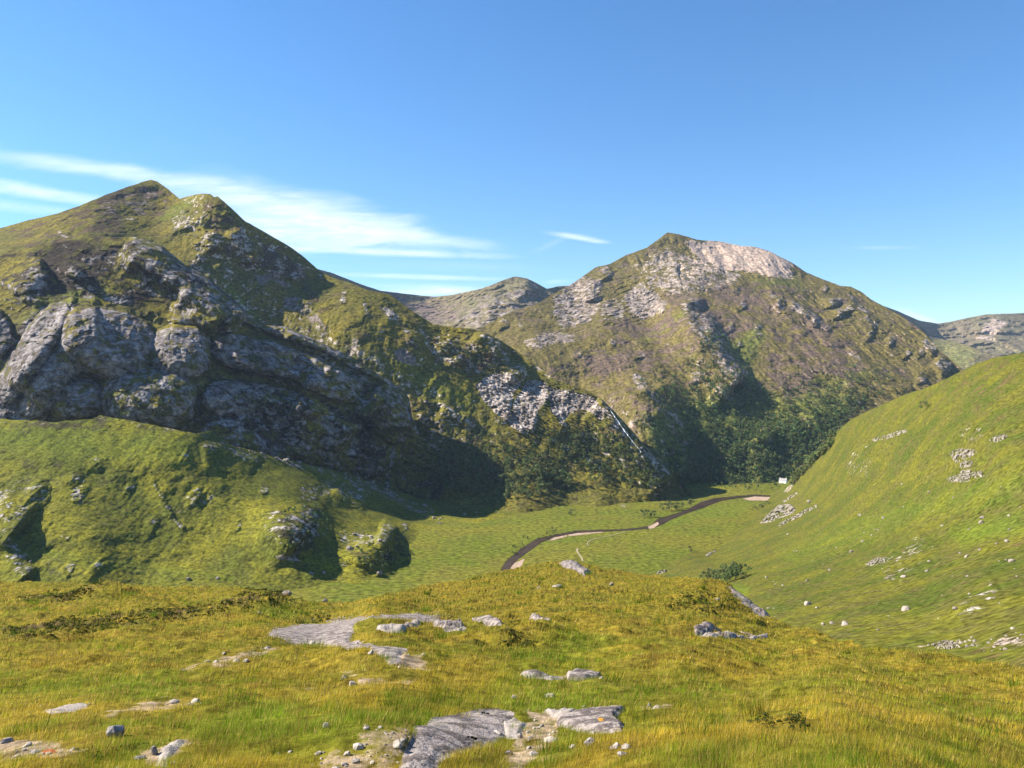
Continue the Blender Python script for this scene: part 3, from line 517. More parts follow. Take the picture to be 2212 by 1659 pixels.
sheet('river', dens(RIVPOLY, 5), -0.5, M_water, 'dark peaty river bending through the flat glen floor')
for b, lb in ((BAR1, 'pale gravel bar inside the near bend of the river'), (BAR2, 'thin gravel margin along the near bank of the river'), (BAR3, 'broad pinkish gravel bar at the far bend of the river'), (BAR4, 'small gravel spit by the river trees')):
    sheet('gravel_bank', dens(b, 4, wob=.25), -0.28, M_gravel, lb)
def ribbon(name, line, w_px, z, mat, label):
    c = dens(line, 5, False); out = []
    D = F * CZ / (c[:, 1] - CY); q = P(c[:, 0], c[:, 1], D)[:, :2]
    t = np.gradient(q, axis=0); t /= np.linalg.norm(t, axis=1)[:, None]; n = np.stack([-t[:, 1], t[:, 0]], 1)
    ww = w_px * (0.75 + .5 * RNG.random(len(q)))[:, None]
    L = q + n * ww; R = q - n * ww
    vs = [(a[0], a[1], z) for a in L] + [(a[0], a[1], z) for a in R]; k = len(q)
    me = bpy.data.meshes.new(name); me.from_pydata(vs, [], [(i, i + 1, k + i + 1, k + i) for i in range(k - 1)]); me.update(); me.materials.append(mat)
    o = bpy.data.objects.new(name, me); COL.objects.link(o); o['kind'] = 'structure'; o['label'] = label
ribbon('path', PATH, .8, .6, M_path, 'pale footpath curving up from the river')
ribbon('path', PATH2, 1.1, .6, M_path, 'pale footpath piece behind the foreground knoll')

# ------------------------------------------------------------------ right-hand hillside
D7 = [(1100, 1280, 820), (1150, 1200, 1030), (1300, 1215, 985), (1300, 1300, 790), (1500, 1155, 1165), (1640, 1090, 1450), (1660, 1078, 1510), (1690, 1055, 1540), (1450, 1245, 850), (1560, 1262, 640), (1700, 1330, 350), (1800, 1370, 260), (2000, 1390, 200), (2212, 1400, 150), (2212, 1200, 300), (2212, 1000, 450), (2212, 760, 720),
      (2080, 800, 820), (2000, 838, 900), (1870, 890, 1120), (1815, 925, 1230), (1790, 960, 1290), (1730, 1010, 1420), (2500, 1420, 120), (2500, 700, 640), (2500, 1100, 300), (1560, 1400, 300), (1200, 1400, 500), (1900, 1550, 120), (2500, 1600, 80), (1620, 1140, 1160), (1550, 1200, 980)]
R7 = [([(2090, 900), (2080, 960)], 60, .25, 120), ([(1850, 960), (1830, 1030)], 60, .2, 100), ([(2000, 1150), (1900, 1250)], 60, .25, 100), ([(2150, 1250), (2050, 1330)], 40, .3, 90)]
M7 = [(1, [(1900, 860), (2100, 770), (2260, 740), (2260, 860), (2150, 880), (2000, 900), (1850, 940)], .30, 40), (1, [(1690, 1080), (1730, 1060), (1760, 1090), (1720, 1110)], .4, 10), (3, [(1680, 1190), (1850, 1120), (2100, 1050), (2212, 1000), (2212, 1060), (2000, 1120), (1800, 1190), (1700, 1220)], .26, 22), (3, [(1560, 1260), (1620, 1270), (1600, 1300)], .7, 12),
      (3, [(2050, 1150), (2212, 1100), (2212, 1150), (2080, 1180)], .5, 16), (1, [(2100, 1160), (2240, 1150), (2240, 1200), (2120, 1190)], .5, 12), (2, [(1952, 1386), (2010, 1392), (1990, 1400)], .45, 4), (2, [(2020, 1392), (2100, 1385), (2140, 1400), (2080, 1408)], .36, 7), (2, [(2120, 1370), (2240, 1375), (2240, 1420), (2160, 1405)], .36, 10), (1, [(1980, 1380), (2240, 1360), (2240, 1440), (2000, 1410)], .4, 10),
      (0, [(1790, 935), (1860, 895), (1960, 880), (1900, 930), (1830, 950)], .30, 12), (0, [(2000, 842), (2110, 800), (2212, 768), (2212, 790), (2100, 820)], .38, 8), (2, [(1690, 1062), (1720, 1030), (1726, 1036), (1702, 1066)], .5, 3)]
layer('right_hillside', [(1100, 1262), (1200, 1230), (1300, 1208), (1400, 1180), (1500, 1148), (1580, 1115), (1640, 1082), (1662, 1072), (1690, 1052), (1712, 1030), (1730, 1010), (1760, 984), (1788, 962), (1800, 940), (1815, 926), (1840, 905), (1870, 890), (1920, 868), (1960, 850), (2000, 838), (2040, 820), (2080, 800), (2115, 783), (2150, 772), (2212, 761), (2300, 745), (2500, 700)],
      [(1100, 1420), (1500, 1480), (2500, 1600)], 1250, 470, lambda X, Y: tps(D7, X, Y, True), M_right, ridges=R7, masks=M7, noises=[(95, 13, 'f', ''), (30, 4.6, 'f', ''), (9, 1.5, 'f', '')], jag=.9, back=(10, 160, 60), rockfun=.25,
      label='smooth green hillside dropping in from the right')

# ------------------------------------------------------------------ foreground
D8 = [(-300, 1265, 130), (0, 1262, 130), (250, 1260, 135), (430, 1270, 130), (600, 1286, 120), (640, 1300, 115), (760, 1302, 115), (900, 1272, 135), (1100, 1232, 170), (1220, 1212, 190), (1300, 1225, 185), (1400, 1245, 175), (1560, 1262, 150), (1620, 1300, 125), (1682, 1345, 100), (1735, 1360, 85), (1807, 1384, 70), (1968, 1408, 55), (2212, 1440, 45), (2500, 1460, 40),
      (0, 1320, 85), (300, 1320, 80), (550, 1330, 72), (800, 1330, 66), (1100, 1320, 80), (1400, 1320, 82), (0, 1400, 47), (600, 1395, 43), (800, 1375, 45), (1100, 1400, 42), (1500, 1400, 44), (1800, 1430, 38), (0, 1500, 26), (600, 1500, 25), (1100, 1500, 24), (1600, 1500, 25), (2212, 1520, 25), (0, 1600, 17.5), (1100, 1600, 17), (2212, 1620, 17), (0, 1700, 13), (1100, 1700, 12.5), (2212, 1700, 13), (-300, 1900, 8.5), (1100, 1900, 8.5), (2500, 1900, 8.5)]
SLAB = {  # bare rock sheets lying in the turf, as survey outlines
 'a': [(578, 1372), (590, 1362), (640, 1352), (700, 1344), (760, 1336), (830, 1330), (900, 1327), (950, 1333), (945, 1342), (880, 1340), (800, 1340), (770, 1344), (762, 1362), (754, 1384), (800, 1394), (862, 1398), (880, 1408), (862, 1432), (842, 1436), (800, 1412), (750, 1410), (700, 1392), (640, 1390)],
 'b': [(862, 1659), (880, 1630), (894, 1608), (896, 1590), (925, 1565), (960, 1552), (1000, 1545), (1040, 1538), (1072, 1530), (1110, 1545), (1105, 1565), (1092, 1588), (1060, 1612), (1000, 1632), (950, 1650), (930, 1680), (820, 1690), (800, 1672)],
 'c': [(1202, 1552), (1215, 1538), (1250, 1534), (1300, 1526), (1345, 1524), (1350, 1530), (1330, 1548), (1348, 1568), (1342, 1580), (1300, 1584), (1250, 1580), (1205, 1566)],
}
GRAV = [[(560, 1400), (640, 1392), (560, 1425), (470, 1440), (360, 1455), (340, 1445), (450, 1425)], [(90, 1535), (150, 1515), (200, 1510), (190, 1535), (120, 1550)], [(-40, 1590), (60, 1590), (190, 1605), (200, 1640), (130, 1659), (60, 1640), (-40, 1640)], [(330, 1510), (420, 1495), (430, 1530), (370, 1540), (200, 1560), (240, 1530)],
        [(760, 1620), (820, 1600), (895, 1590), (880, 1640), (820, 1680), (760, 1690), (640, 1690), (690, 1640)], [(1140, 1535), (1220, 1530), (1200, 1600), (1150, 1640), (1110, 1680), (1090, 1640), (1120, 1580)], [(1140, 1452), (1200, 1456), (1290, 1450), (1290, 1470), (1200, 1468)], [(720, 1455), (790, 1460), (900, 1465), (880, 1480), (780, 1478)], [(840, 1420), (910, 1420), (930, 1450), (850, 1450)], [(1500, 1362), (1600, 1368), (1680, 1378), (1600, 1384), (1510, 1380)], [(290, 1630), (400, 1600), (430, 1620), (330, 1660)], [(1380, 1512), (1460, 1510), (1450, 1530), (1380, 1530)]]
DARKBANDS = [[(0, 1370), (150, 1340), (330, 1325), (450, 1310), (560, 1290), (640, 1295), (600, 1312), (430, 1335), (250, 1360), (60, 1395)], [(40, 1290), (200, 1282), (240, 1292), (140, 1302), (50, 1300)], [(1420, 1300), (1530, 1290), (1620, 1310), (1560, 1325), (1440, 1320)], [(1090, 1375), (1130, 1385), (1150, 1400), (1100, 1400)]]
R8 = [([(1555, 1270), (1610, 1300), (1660, 1338)], 18, 1.6, 30), ([(1010, 1335), (1050, 1345), (1110, 1378)], 16, 1.2, 30), ([(700, 1360), (740, 1375)], 10, .3)]
def fore_vert(X, Y, pos):
    D = pos[..., 1]; x, y = pos[..., 0], pos[..., 1]
    h = .55 * fbm(x / 9, y / 9, x * 0, 4) * np.clip((D - 12) / 30, .25, 1.6) + .17 * fbm(x / 1.5, y / 1.5, x * 0 + 4, 3) * np.clip(D / 25, .6, 1.6) + .34 * fbm(x / 4.5, y / 3.2, x * 0 + 14, 3) * np.clip(D / 30, .4, 1.5)
    flat = np.zeros(X.shape)
    for p in SLAB.values(): flat = np.maximum(flat, pmask(p, X, Y, 8))
    h = h * (1 - .85 * flat)
    for bp_ in DARKBANDS:
        m_ = pmask(bp_, X, Y, 7); h = h + m_ * (.55 * np.abs(fbm(x / 2.6, y / 2.0, x * 0 + 24, 3)) * 2.2 - .1)
    def hump(cx, cy, rx, ry, a):
        return a * np.exp(-((X - cx) / rx) ** 2 - ((Y - cy) / ry) ** 2)
    h += .25 * fbm(x / 2.2, y / 1.5, x * 0 + 44, 2) * np.clip(D / 30, .5, 1.4) * (1 - flat)
    h += hump(780, 1590, 150, 36, .32) - hump(895, 1570, 30, 10, .2) + hump(1160, 1368, 60, 20, .7) + hump(230, 1288, 60, 10, 1.8) + hump(560, 1310, 90, 14, .8) + hump(1480, 1420, 200, 30, .4) + hump(1450, 1275, 160, 20, 1.2) + hump(640, 1420, 150, 14, .35) + hump(600, 1620, 200, 24, .2)
    return h
def fore_extra(X, Y, pos, M, up):
    for p in SLAB.values(): M[..., 0] = np.maximum(M[..., 0], pmask(p, X, Y, 4))
    for p in GRAV:
        M[..., 2] = np.maximum(M[..., 2], .62 * pmask(p, X, Y, 12))
    L = [(900, 1590, 120, 40), (300, 1480, 120, 30), (1180, 1520, 160, 40), (550, 1560, 160, 40), (700, 1620, 200, 30), (1200, 1430, 120, 30), (100, 1480, 150, 18), (600, 1325, 80, 10), (1500, 1650, 100, 30), (300, 1620, 100, 20), (560, 1600, 150, 30), (1250, 1390, 80, 14)]
    for (a, b, c, d) in L: M[..., 3] = np.maximum(M[..., 3], .75 * np.exp(-((X - a) / c) ** 2 - ((Y - b) / d) ** 2))
    # dark heathery bands on the left shoulder
    M[..., 1] = np.maximum(M[..., 1], .8 * pmask([(0, 1370), (150, 1340), (330, 1325), (450, 1310), (560, 1290), (640, 1295), (600, 1312), (430, 1335), (250, 1360), (60, 1395)], X, Y, 8))
    M[..., 1] = np.maximum(M[..., 1], .8 * pmask([(40, 1290), (200, 1285), (240, 1292), (140, 1302), (50, 1300)], X, Y, 5))
layer('foreground_hill', [(-300, 1265), (0, 1262), (150, 1259), (250, 1260), (350, 1267), (430, 1270), (520, 1270), (580, 1278), (640, 1298), (700, 1302), (760, 1300), (830, 1286), (900, 1270), (1000, 1254), (1100, 1230), (1150, 1219), (1190, 1213), (1230, 1211), (1270, 1218), (1330, 1232), (1400, 1244), (1470, 1250), (1530, 1253), (1560, 1262), (1590, 1280), (1620, 1300), (1650, 1325), (1682, 1345), (1735, 1360), (1807, 1384), (1888, 1402), (1968, 1408), (2048, 1424), (2130, 1432), (2212, 1440), (2500, 1465)],
      [(-300, 1950), (2500, 1950)], 1600, 640, D8, M_fore, ridges=R8, noises=[], vert=fore_vert, extra=fore_extra, jag=.8, back=(10, 60, 26), key='foreground',
      label='grassy foreground hill with bare rock slabs under the camera')

# ------------------------------------------------------------------ things: tags and shared builders
def tag(o, label, cat, group=None, kind=None):
    if label: o['label'] = label
    if cat: o['category'] = cat
    if group: o['group'] = group
    if kind: o['kind'] = kind
    return o
def mesh_np(name, V, Fc, mat, col=None, smooth=False):
    """triangles or quads from arrays"""
    me = bpy.data.meshes.new(name); k = Fc.shape[1]
    me.vertices.add(len(V)); me.vertices.foreach_set('co', V.reshape(-1).astype(np.float32))
    me.loops.add(Fc.size); me.loops.foreach_set('vertex_index', Fc.reshape(-1).astype(np.int32))
    me.polygons.add(len(Fc)); me.polygons.foreach_set('loop_start', np.arange(0, Fc.size, k, dtype=np.int32)); me.polygons.foreach_set('loop_total', np.full(len(Fc), k, np.int32))
    me.update(calc_edges=True)
    if smooth: me.polygons.foreach_set('use_smooth', np.ones(len(Fc), bool))
    if col is not None:
        at = me.attributes.new('tint', 'FLOAT_COLOR', 'POINT'); c = np.ones((len(V), 4), np.float32); c[:, :3] = col; at.data.foreach_set('color', c.reshape(-1))
    me.materials.append(mat)
    return me
def link(name, me, loc=None, rz=0, sc=1, parent=None):
    o = bpy.data.objects.new(name, me); COL.objects.link(o)
    if loc is not None: o.location = loc
    o.rotation_euler = (0, 0, rz)
    o.scale = sc if isinstance(sc, tuple) else (sc, sc, sc)
    if parent: o.parent = parent
    return o

# ------------------------------------------------------------------ rocks
import bmesh
M_rockpale = plain_mat('pale_stone', (.37, .33, .29), (.20, .175, .16), 3.0, bump=.8, dist=.05)
M_rockgrey = plain_mat('grey_stone', (.26, .24, .235), (.10, .09, .09), 2.2, bump=.9, dist=.06)
M_rockfar = plain_mat('hillside_stone', (.28, .245, .21), (.13, .11, .09), .35, bump=.8, dist=.3)
M_rust = plain_mat('rusty_stone', (.36, .10, .025), (.22, .055, .02), 6.0, bump=.9, dist=.03)
M_lichen = plain_mat('yellow_lichen', (.42, .20, .015), (.22, .10, .02), 14.0, bump=.9, dist=.01)
def rock_mesh(name, seed, mat, flat=1.0, n=26):
    r = np.random.default_rng(seed)
    p = r.normal(size=(n, 3)); p /= np.linalg.norm(p, axis=1)[:, None]
    p *= (0.38 + .16 * r.random((n, 1))); p[:, 2] *= flat
    bm = bmesh.new()
    for q in p: bm.verts.new(q)
    res = bmesh.ops.convex_hull(bm, input=bm.verts)
    bmesh.ops.delete(bm, geom=[g for g in res['geom_interior'] if isinstance(g, bmesh.types.BMVert)], context='VERTS')
    bmesh.ops.bevel(bm, geom=list(bm.edges), offset=.02, segments=1, affect='EDGES')
    bmesh.ops.triangulate(bm, faces=bm.faces)
    bmesh.ops.subdivide_edges(bm, edges=list(bm.edges), cuts=1)
    V = np.array([v.co for v in bm.verts]); d = fbm(V[:, 0] * 5 + seed, V[:, 1] * 5, V[:, 2] * 5, 4)
    for v, k in zip(bm.verts, d): v.co *= 1 + .10 * k
    me = bpy.data.meshes.new(name); bm.to_mesh(me); bm.free(); me.materials.append(mat)
    return me
RP = [rock_mesh('stone', 10 + i, M_rockpale, .75) for i in range(6)]
RG = [rock_mesh('stone', 30 + i, M_rockgrey, .8) for i in range(5)]
RFR = [rock_mesh('stone', 50 + i, M_rockfar, .8) for i in range(6)]
RR = [rock_mesh('stone', 70, M_rust, .5)]
def stone(key, X, Y, wpx, label, hpx=None, pool=RP, group=None, name='stone', cat='stone'):
    p = surf(key, X, Y)[0]; D = p[1]; s_ = wpx * D / F * (1 if group is None else random.choice((.6, .8, 1, 1.3, 1.7)))
    hz = s_ * .8 if hpx is None else hpx * D / F * 1.3
    me = pool[random.randrange(len(pool))]
    o = link(name, me, (p[0], p[1], p[2] + hz * random.uniform(-.02, .16)), random.uniform(0, 6.28), (s_ * random.uniform(1.0, 1.15), s_ * random.uniform(.8, 1.1), hz * 1.2))
    o.rotation_euler = (random.uniform(-.25, .25), random.uniform(-.25, .25), random.uniform(0, 6.28) if hpx is None else random.uniform(-.4, .4))
    return tag(o, label, cat, group)

def outcrop(key, poly, h, mat, label, name='rock_outcrop', cat='rock outcrop', step=2.0, rough=.35, edge=None, group=None, sc=None):
    """a sheet of bedrock with real thickness rising out of the turf inside a survey outline"""
    p = np.array(poly, float); x0, y0 = p.min(0) - 2; x1, y1 = p.max(0) + 2
    stepy = max(step * .45, (y1 - y0) / 90); stepx = max(step, (x1 - x0) / 170)
    xs = np.arange(x0, x1 + stepx, stepx); ys = np.arange(y0, y1 + stepy, stepy)
    X, Y = np.meshgrid(xs, ys); q = surf(key, X.ravel(), Y.ravel()).reshape(X.shape + (3,))
    wob = 2.2 * fbm(X / 9, Y / 5, X * 0 + h, 3)
    d, _, _ = polydist(poly, X + wob, Y + wob * .5, True); sd = np.where(inside(poly, X + wob, Y + wob * .5), d, -d)
    e = edge or max(2.0, (y1 - y0) * .16)
    sc = sc or max(.2, h * 1.6)
    n = fbm(q[..., 0] / sc, q[..., 1] / sc, q[..., 2] / sc, 5)
    strat = fbm(q[..., 0] / (sc * 3) + q[..., 1] / (sc * .7), q[..., 2] / (sc * .3), q[..., 1] * 0, 4, .6, True)
    hh = h * (sstep(sd, -e * .3, e) * (1 + rough * n + rough * .5 * strat)) - h * .55 * (1 - sstep(sd, -e, e * .2))
    q[..., 2] += hh
    hol = fbm(q[..., 0] / (sc * 1.1) + 9, q[..., 1] / (sc * 1.1), q[..., 2] / sc, 4)
    keep = (sd > -e) & ((hol < .5) | (sd > 1.2 * e) if key == FG else (hol < .16))
    idx = np.arange(X.size).reshape(X.shape)
    fq = np.stack([idx[:-1, :-1], idx[:-1, 1:], idx[1:, 1:], idx[1:, :-1]], -1)
    k = keep[:-1, :-1] & keep[1:, :-1] & keep[1:, 1:] & keep[:-1, 1:]
    fq = fq[k][:, ::-1]
    used, inv = np.unique(fq, return_inverse=True)
    me = mesh_np(name, q.reshape(-1, 3)[used], inv.reshape(-1, 4), mat, smooth=True)
    return tag(link(name, me), label, cat, group)

M_slab = plain_mat('grey_slab_rock', (.25, .215, .20), (.085, .07, .066), 1.6, bump=1.0, dist=.16, lo=.43, hi=.57)
M_slabpale = plain_mat('pale_slab_rock', (.29, .255, .23), (.16, .14, .13), 1.5, bump=1.0, dist=.1)
M_outfar = plain_mat('hillside_bedrock', (.25, .22, .195), (.09, .08, .06), .5, bump=1.0, dist=.5)
FG = 'foreground'
outcrop(FG, SLAB['a'], .14, M_slab, 'long dark grey rock slab across the middle of the foreground, hooked at its right end', sc=.8)
outcrop(FG, SLAB['b'], .07, M_slab, 'big smooth grey rock slab at the bottom edge of the photo', sc=.5, step=2.4)
outcrop(FG, SLAB['c'], .11, M_slab, 'grey triangular rock slab just right of the biggest foreground slab', sc=.4)
outcrop(FG, [(806, 1358), (812, 1353), (850, 1356), (895, 1347), (912, 1349), (900, 1356), (880, 1366), (866, 1372), (840, 1368), (815, 1366)], .20, M_slabpale, 'pale low rock ledge in the turf inside the hooked slab', sc=.4)
outcrop(FG, [(935, 1352), (945, 1340), (975, 1340), (1000, 1352), (1014, 1372), (995, 1374), (960, 1370)], .38, M_slab, 'steep dark rock step at the right end of the hooked slab', sc=.4, rough=.6)
outcrop(FG, [(1020, 1334), (1050, 1334), (1080, 1346), (1108, 1368), (1090, 1368), (1060, 1352), (1030, 1344)], .34, M_slab, 'dark rock edge on the crest of the grassy hummock', sc=.5, rough=.6)
outcrop(FG, [(1222, 1462), (1240, 1455), (1280, 1452), (1300, 1458), (1296, 1468), (1262, 1476), (1230, 1474)], .16, M_slab, 'small rounded grey outcrop alone in the grass above the triangular slab', sc=.3)
outcrop(FG, [(1120, 1454), (1150, 1450), (1190, 1462), (1222, 1466), (1190, 1470), (1140, 1464)], .10, M_slab, 'thin dark strip of rock left of the small rounded outcrop', sc=.3)
outcrop(FG, [(1080, 1560), (1110, 1550), (1138, 1560), (1120, 1600), (1095, 1598)], .06, M_slabpale, 'pale broken rock against the right edge of the big slab', sc=.2, rough=.7)
outcrop(FG, [(1172, 1532), (1215, 1530), (1250, 1542), (1225, 1552), (1190, 1545)], .12, M_slabpale, 'pale shelf of rock at the upper left of the triangular slab', sc=.25, rough=.6)
outcrop(FG, [(1498, 1365), (1530, 1363), (1562, 1368), (1530, 1373), (1504, 1371)], .22, M_slab, 'grey flat rock, upper of the two slabs on the right grass shoulder', sc=.5)
outcrop(FG, [(1500, 1377), (1550, 1375), (1600, 1380), (1650, 1374), (1670, 1378), (1600, 1385), (1510, 1383)], .18, M_slabpale, 'pale broken rock strip, lower of the two on the right grass shoulder', sc=.4)
outcrop(FG, [(1207, 1216), (1235, 1209), (1254, 1224), (1280, 1235), (1262, 1246), (1244, 1233), (1212, 1222)], .55, M_slab, 'grey rock band lying over the top of the grassy knoll', sc=1.2)
outcrop(FG, [(1140, 1343), (1165, 1345), (1196, 1360), (1172, 1360), (1145, 1350)], .35, M_slab, 'low dark broken ledge in grass below the knoll', sc=.5, rough=.6)
outcrop(FG, [(1575, 1276), (1600, 1286), (1640, 1312), (1668, 1336), (1650, 1334), (1610, 1310), (1580, 1290)], .4, M_slab, 'dark craggy edge falling down the right side of the knoll', sc=1.0, rough=.6)
outcrop(FG, [(96, 1538), (130, 1522), (180, 1514), (188, 1524), (150, 1538), (110, 1546)], .03, M_slabpale, 'pale bare stony patch at the left, below the dark bank', sc=.25, rough=.6)
outcrop(FG, [(330, 1660), (350, 1628), (385, 1604), (402, 1612), (372, 1640), (360, 1665)], .05, M_slabpale, 'pale tilted rock slab near the bottom left', sc=.25, rough=.5)
FS = [(249, 1590, 40, 34, 'squarish grey boulder alone in the grass at the lower left', RG), (108, 1624, 38, 14, 'long rust orange stone on the gravel at the lower left', RR), (362, 1449, 17, None, 'leftmost pale stone of the scatter on the left bank', RP), (397, 1443, 13, None, 'small round stone second from the left on the bank', RP),
      (448, 1428, 15, None, 'low pale stone left of the bright stone on the bank', RP), (465, 1432, 21, None, 'largest bright stone on the bare bank left of the slab', RP), (508, 1430, 22, 16, 'leaning grey stone at the middle of the bare bank', RP), (15, 1604, 26, 20, 'grey stone at the very left edge of the gravel', RG), (58, 1606, 22, 15, 'low grey stone on the gravel left of the rusty one', RP),
      (75, 1624, 20, 12, 'pale stone touching the rusty stone', RP), (332, 1636, 17, 26, 'upright dark stone at the bottom left', RG), (302, 1640, 24, 16, 'dark low stone beside the upright one', RG), (402, 1503, 15, None, 'cream stone on top of the little earth bank', RP), (422, 1516, 24, 14, 'cream broken stone at the earth bank right side', RP), (410, 1527, 24, 14, 'dark stone under the little earth bank', RG), (376, 1514, 20, 11, 'flat stone left of the little earth bank', RP),
      (372, 1655, 22, 12, 'flat pale stone at the bottom edge, left quarter', RP), (256, 1656, 22, 14, 'pale stone at the bottom edge under the square boulder', RP), (703, 1617, 17, 20, 'upright rounded pale stone left of the pebble patch', RP), (688, 1642, 17, None, 'pale stone below the upright rounded one', RP), (751, 1641, 19, 17, 'pale pointed stone, left of the clustered pair', RP),
      (774, 1634, 24, 18, 'greyish top stone of the clustered pair near the bottom', RP), (769, 1648, 19, 15, 'cream lower stone of the clustered pair near the bottom', RP), (727, 1657, 19, 12, 'pale stone cut by the bottom edge left of the pair', RP), (859, 1634, 24, 19, 'pale block resting against the big slab', RP), (1073, 1588, 28, 12, 'bright white flat stone on the right end of the big slab', RP), (1033, 1546, 17, 10, 'pale stone on the top edge of the big slab', RP),
      (673, 1391, 20, 12, 'pale stone on the lower left rim of the hooked slab', RP), (578, 1401, 19, 11, 'pale wide stone left of the hooked slab', RP), (546, 1403, 14, None, 'round pale stone at the left of the wide one', RP), (635, 1396, 11, None, 'small stone between the wide stone and the hooked slab', RP), (771, 1394, 10, 12, 'small upright stone at the bend of the hooked slab', RP), (801, 1427, 12, 14, 'cream stone in grass below the hooked slab', RP),
      (852, 1430, 13, None, 'pale stone below the foot of the hooked slab', RP), (915, 1418, 11, None, 'pale stone right of the foot of the hooked slab', RP), (837, 1409, 10, None, 'small stone lying on the foot of the hooked slab', RP), (744, 1468, 20, 14, 'upper of two stones at the hollow in the middle left', RP), (761, 1477, 18, 13, 'lower of two stones at the hollow in the middle left', RP), (862, 1448, 11, None, 'small stone in bare ground above the middle grass', RP),
      (618, 1279, 24, 15, 'pale grey boulder on the edge of the left shoulder', RFR), (703, 1297, 13, 10, 'pale stone in the dip between shoulder and knoll', RFR), (559, 1330, 13, None, 'pale stone below the dark bank on the left shoulder', RP), (1299, 1482, 12, 7, 'flat reddish stone under the small rounded outcrop', RP), (1188, 1506, 28, 9, 'long bright flat stone above the triangular slab', RP), (1110, 1512, 13, 13, 'cream stone left of the long bright one', RP), (1139, 1530, 16, 9, 'pale stone between the big slab and the triangular slab', RP),
      (1217, 1541, 14, 24, 'pale pointed standing stone on the triangular slab', RP), (1417, 1520, 22, 9, 'pale flat stone right of the triangular slab', RP), (1402, 1517, 10, 12, 'small upright stone beside the flat one right of the triangular slab', RP), (1198, 1584, 14, None, 'pale stone under the left tip of the triangular slab', RP), (1123, 1599, 13, 17, 'upright pale stone below the right edge of the big slab', RP), (1190, 1602, 36, 14, 'broad low pale stone in grass below the triangular slab', RP),
      (1237, 1614, 15, 13, 'round pale stone left of the bluish wedge stone', RP), (1276, 1618, 28, 20, 'bluish grey wedge shaped stone at the bottom centre right', RG), (1329, 1628, 24, 22, 'left white jagged stone of the pile right of the wedge', RP), (1352, 1628, 26, 20, 'right white jagged stone of the pile right of the wedge', RP), (1344, 1638, 22, 14, 'dark stone in front of the white jagged pair', RG), (1100, 1635, 20, 12, 'low stone in dark soil near the bottom, below the big slab', RG), (1153, 1635, 24, 14, 'grey stone at the bottom, left of centre tufts', RP),
      (1282, 1584, 15, None, 'cream stone under the triangular slab, left one', RP), (1324, 1584, 15, None, 'cream stone under the triangular slab, right one', RP), (1321, 1272, 13, 9, 'bright stone on the right flank of the knoll', RFR), (1165, 1270, 15, 7, 'pinkish low stone on the left flank of the knoll', RFR), (1203, 1272, 22, 8, 'broken pale stones on the middle of the knoll', RFR), (1343, 1400, 8, 15, 'narrow upright pink stone in the grass of the middle', RP),
      (1401, 1373, 15, 6, 'flat cream stone on the grass hump right of the knoll', RP), (1213, 1359, 19, 5, 'flat pale stone below the low dark ledge', RP), (1550, 1302, 16, 9, 'pinkish stone near the dark craggy edge', RFR), (1523, 1309, 9, None, 'small stone left of the pinkish one near the craggy edge', RFR), (1437, 1475, 5, None, 'tiny white stone alone in the golden grass', RP), (892, 1350, 15, 10, 'bright stone on the pale ledge inside the hooked slab', RP)]
for (x, y, w_, h_, lb, pool) in FS: stone(FG, x, y, w_, lb, h_, pool, name='boulder' if w_ > 34 else 'stone')
p = surf(FG, 1301, 1567)[0]
lm = rock_mesh('lichen_patch', 5, M_lichen, .35)
tag(link('lichen_patch', lm, (p[0], p[1], p[2] + .13), .3, (18 * p[1] / F, 30 * p[1] / F, .10)), 'orange yellow lichen clump on the triangular slab', 'lichen')
# pebbles of the bare patches: individual, too many alike to tell apart
peb = [(1140, 1500, 1300, 1560, 10, 'small stone around the triangular slab', 6), (350, 1490, 440, 1530, 9, 'small stone at the little earth bank', 6), (80, 1520, 200, 1545, 9, 'small stone on the bare patch at the left', 6), (560, 1412, 480, 1440, 16, 'small pale pebble on the bare bank left of the hooked slab', 8), (30, 1612, 190, 1640, 30, 'small pale pebble on the gravel around the rusty stone', 8), (790, 1610, 890, 1650, 46, 'small pale pebble in the pebble patch beside the big slab', 7), (1110, 1560, 1190, 1640, 18, 'small stone on the dark soil right of the big slab', 8), (600, 1640, 760, 1656, 14, 'small stone along the bottom edge left of the clustered pair', 8), (780, 1395, 900, 1440, 12, 'small pebble below the hooked slab', 5)]
for (xa, ya, xb, yb, n, lb, px) in peb:
    for i in range(n):
        stone(FG, random.uniform(min(xa, xb), max(xa, xb)), random.uniform(min(ya, yb), max(ya, yb)), px * random.uniform(.5, 1.3), lb, None, RP, group=lb.replace('small pale pebble', 'pebbles').replace('small stone', 'stones').replace('small pebble', 'pebbles'), name='pebble', cat='pebble')

# ------------------------------------------------------------------ hillside stones and bedrock
RH = 'right_hillside'
outcrop(RH, [(1641, 1131), (1656, 1113), (1682, 1091), (1707, 1089), (1720, 1100), (1714, 1108), (1682, 1120), (1660, 1128)], 4.0, M_outfar, 'large pale bedrock face at the foot of the right hillside by the river', sc=5, step=1.2)
outcrop(RH, [(1680, 1135), (1700, 1122), (1714, 1115), (1765, 1090), (1766, 1094), (1722, 1119), (1684, 1137)], 1.6, M_outfar, 'long thin pale rock rib right of the large bedrock face', sc=3, step=1.2, edge=1.5)
outcrop(RH, [(1690, 1083), (1703, 1073), (1722, 1064), (1724, 1067), (1706, 1078), (1693, 1086)], 1.6, M_outfar, 'short pale rib above the large bedrock face', sc=3, step=1.2, edge=1.5)
outcrop(RH, [(2050, 978), (2075, 972), (2110, 976), (2094, 990), (2064, 1000)], 1.8, M_outfar, 'purplish outcrop, top of the broken group on the right hillside', sc=2.2, step=1.2, rough=.7, edge=3)
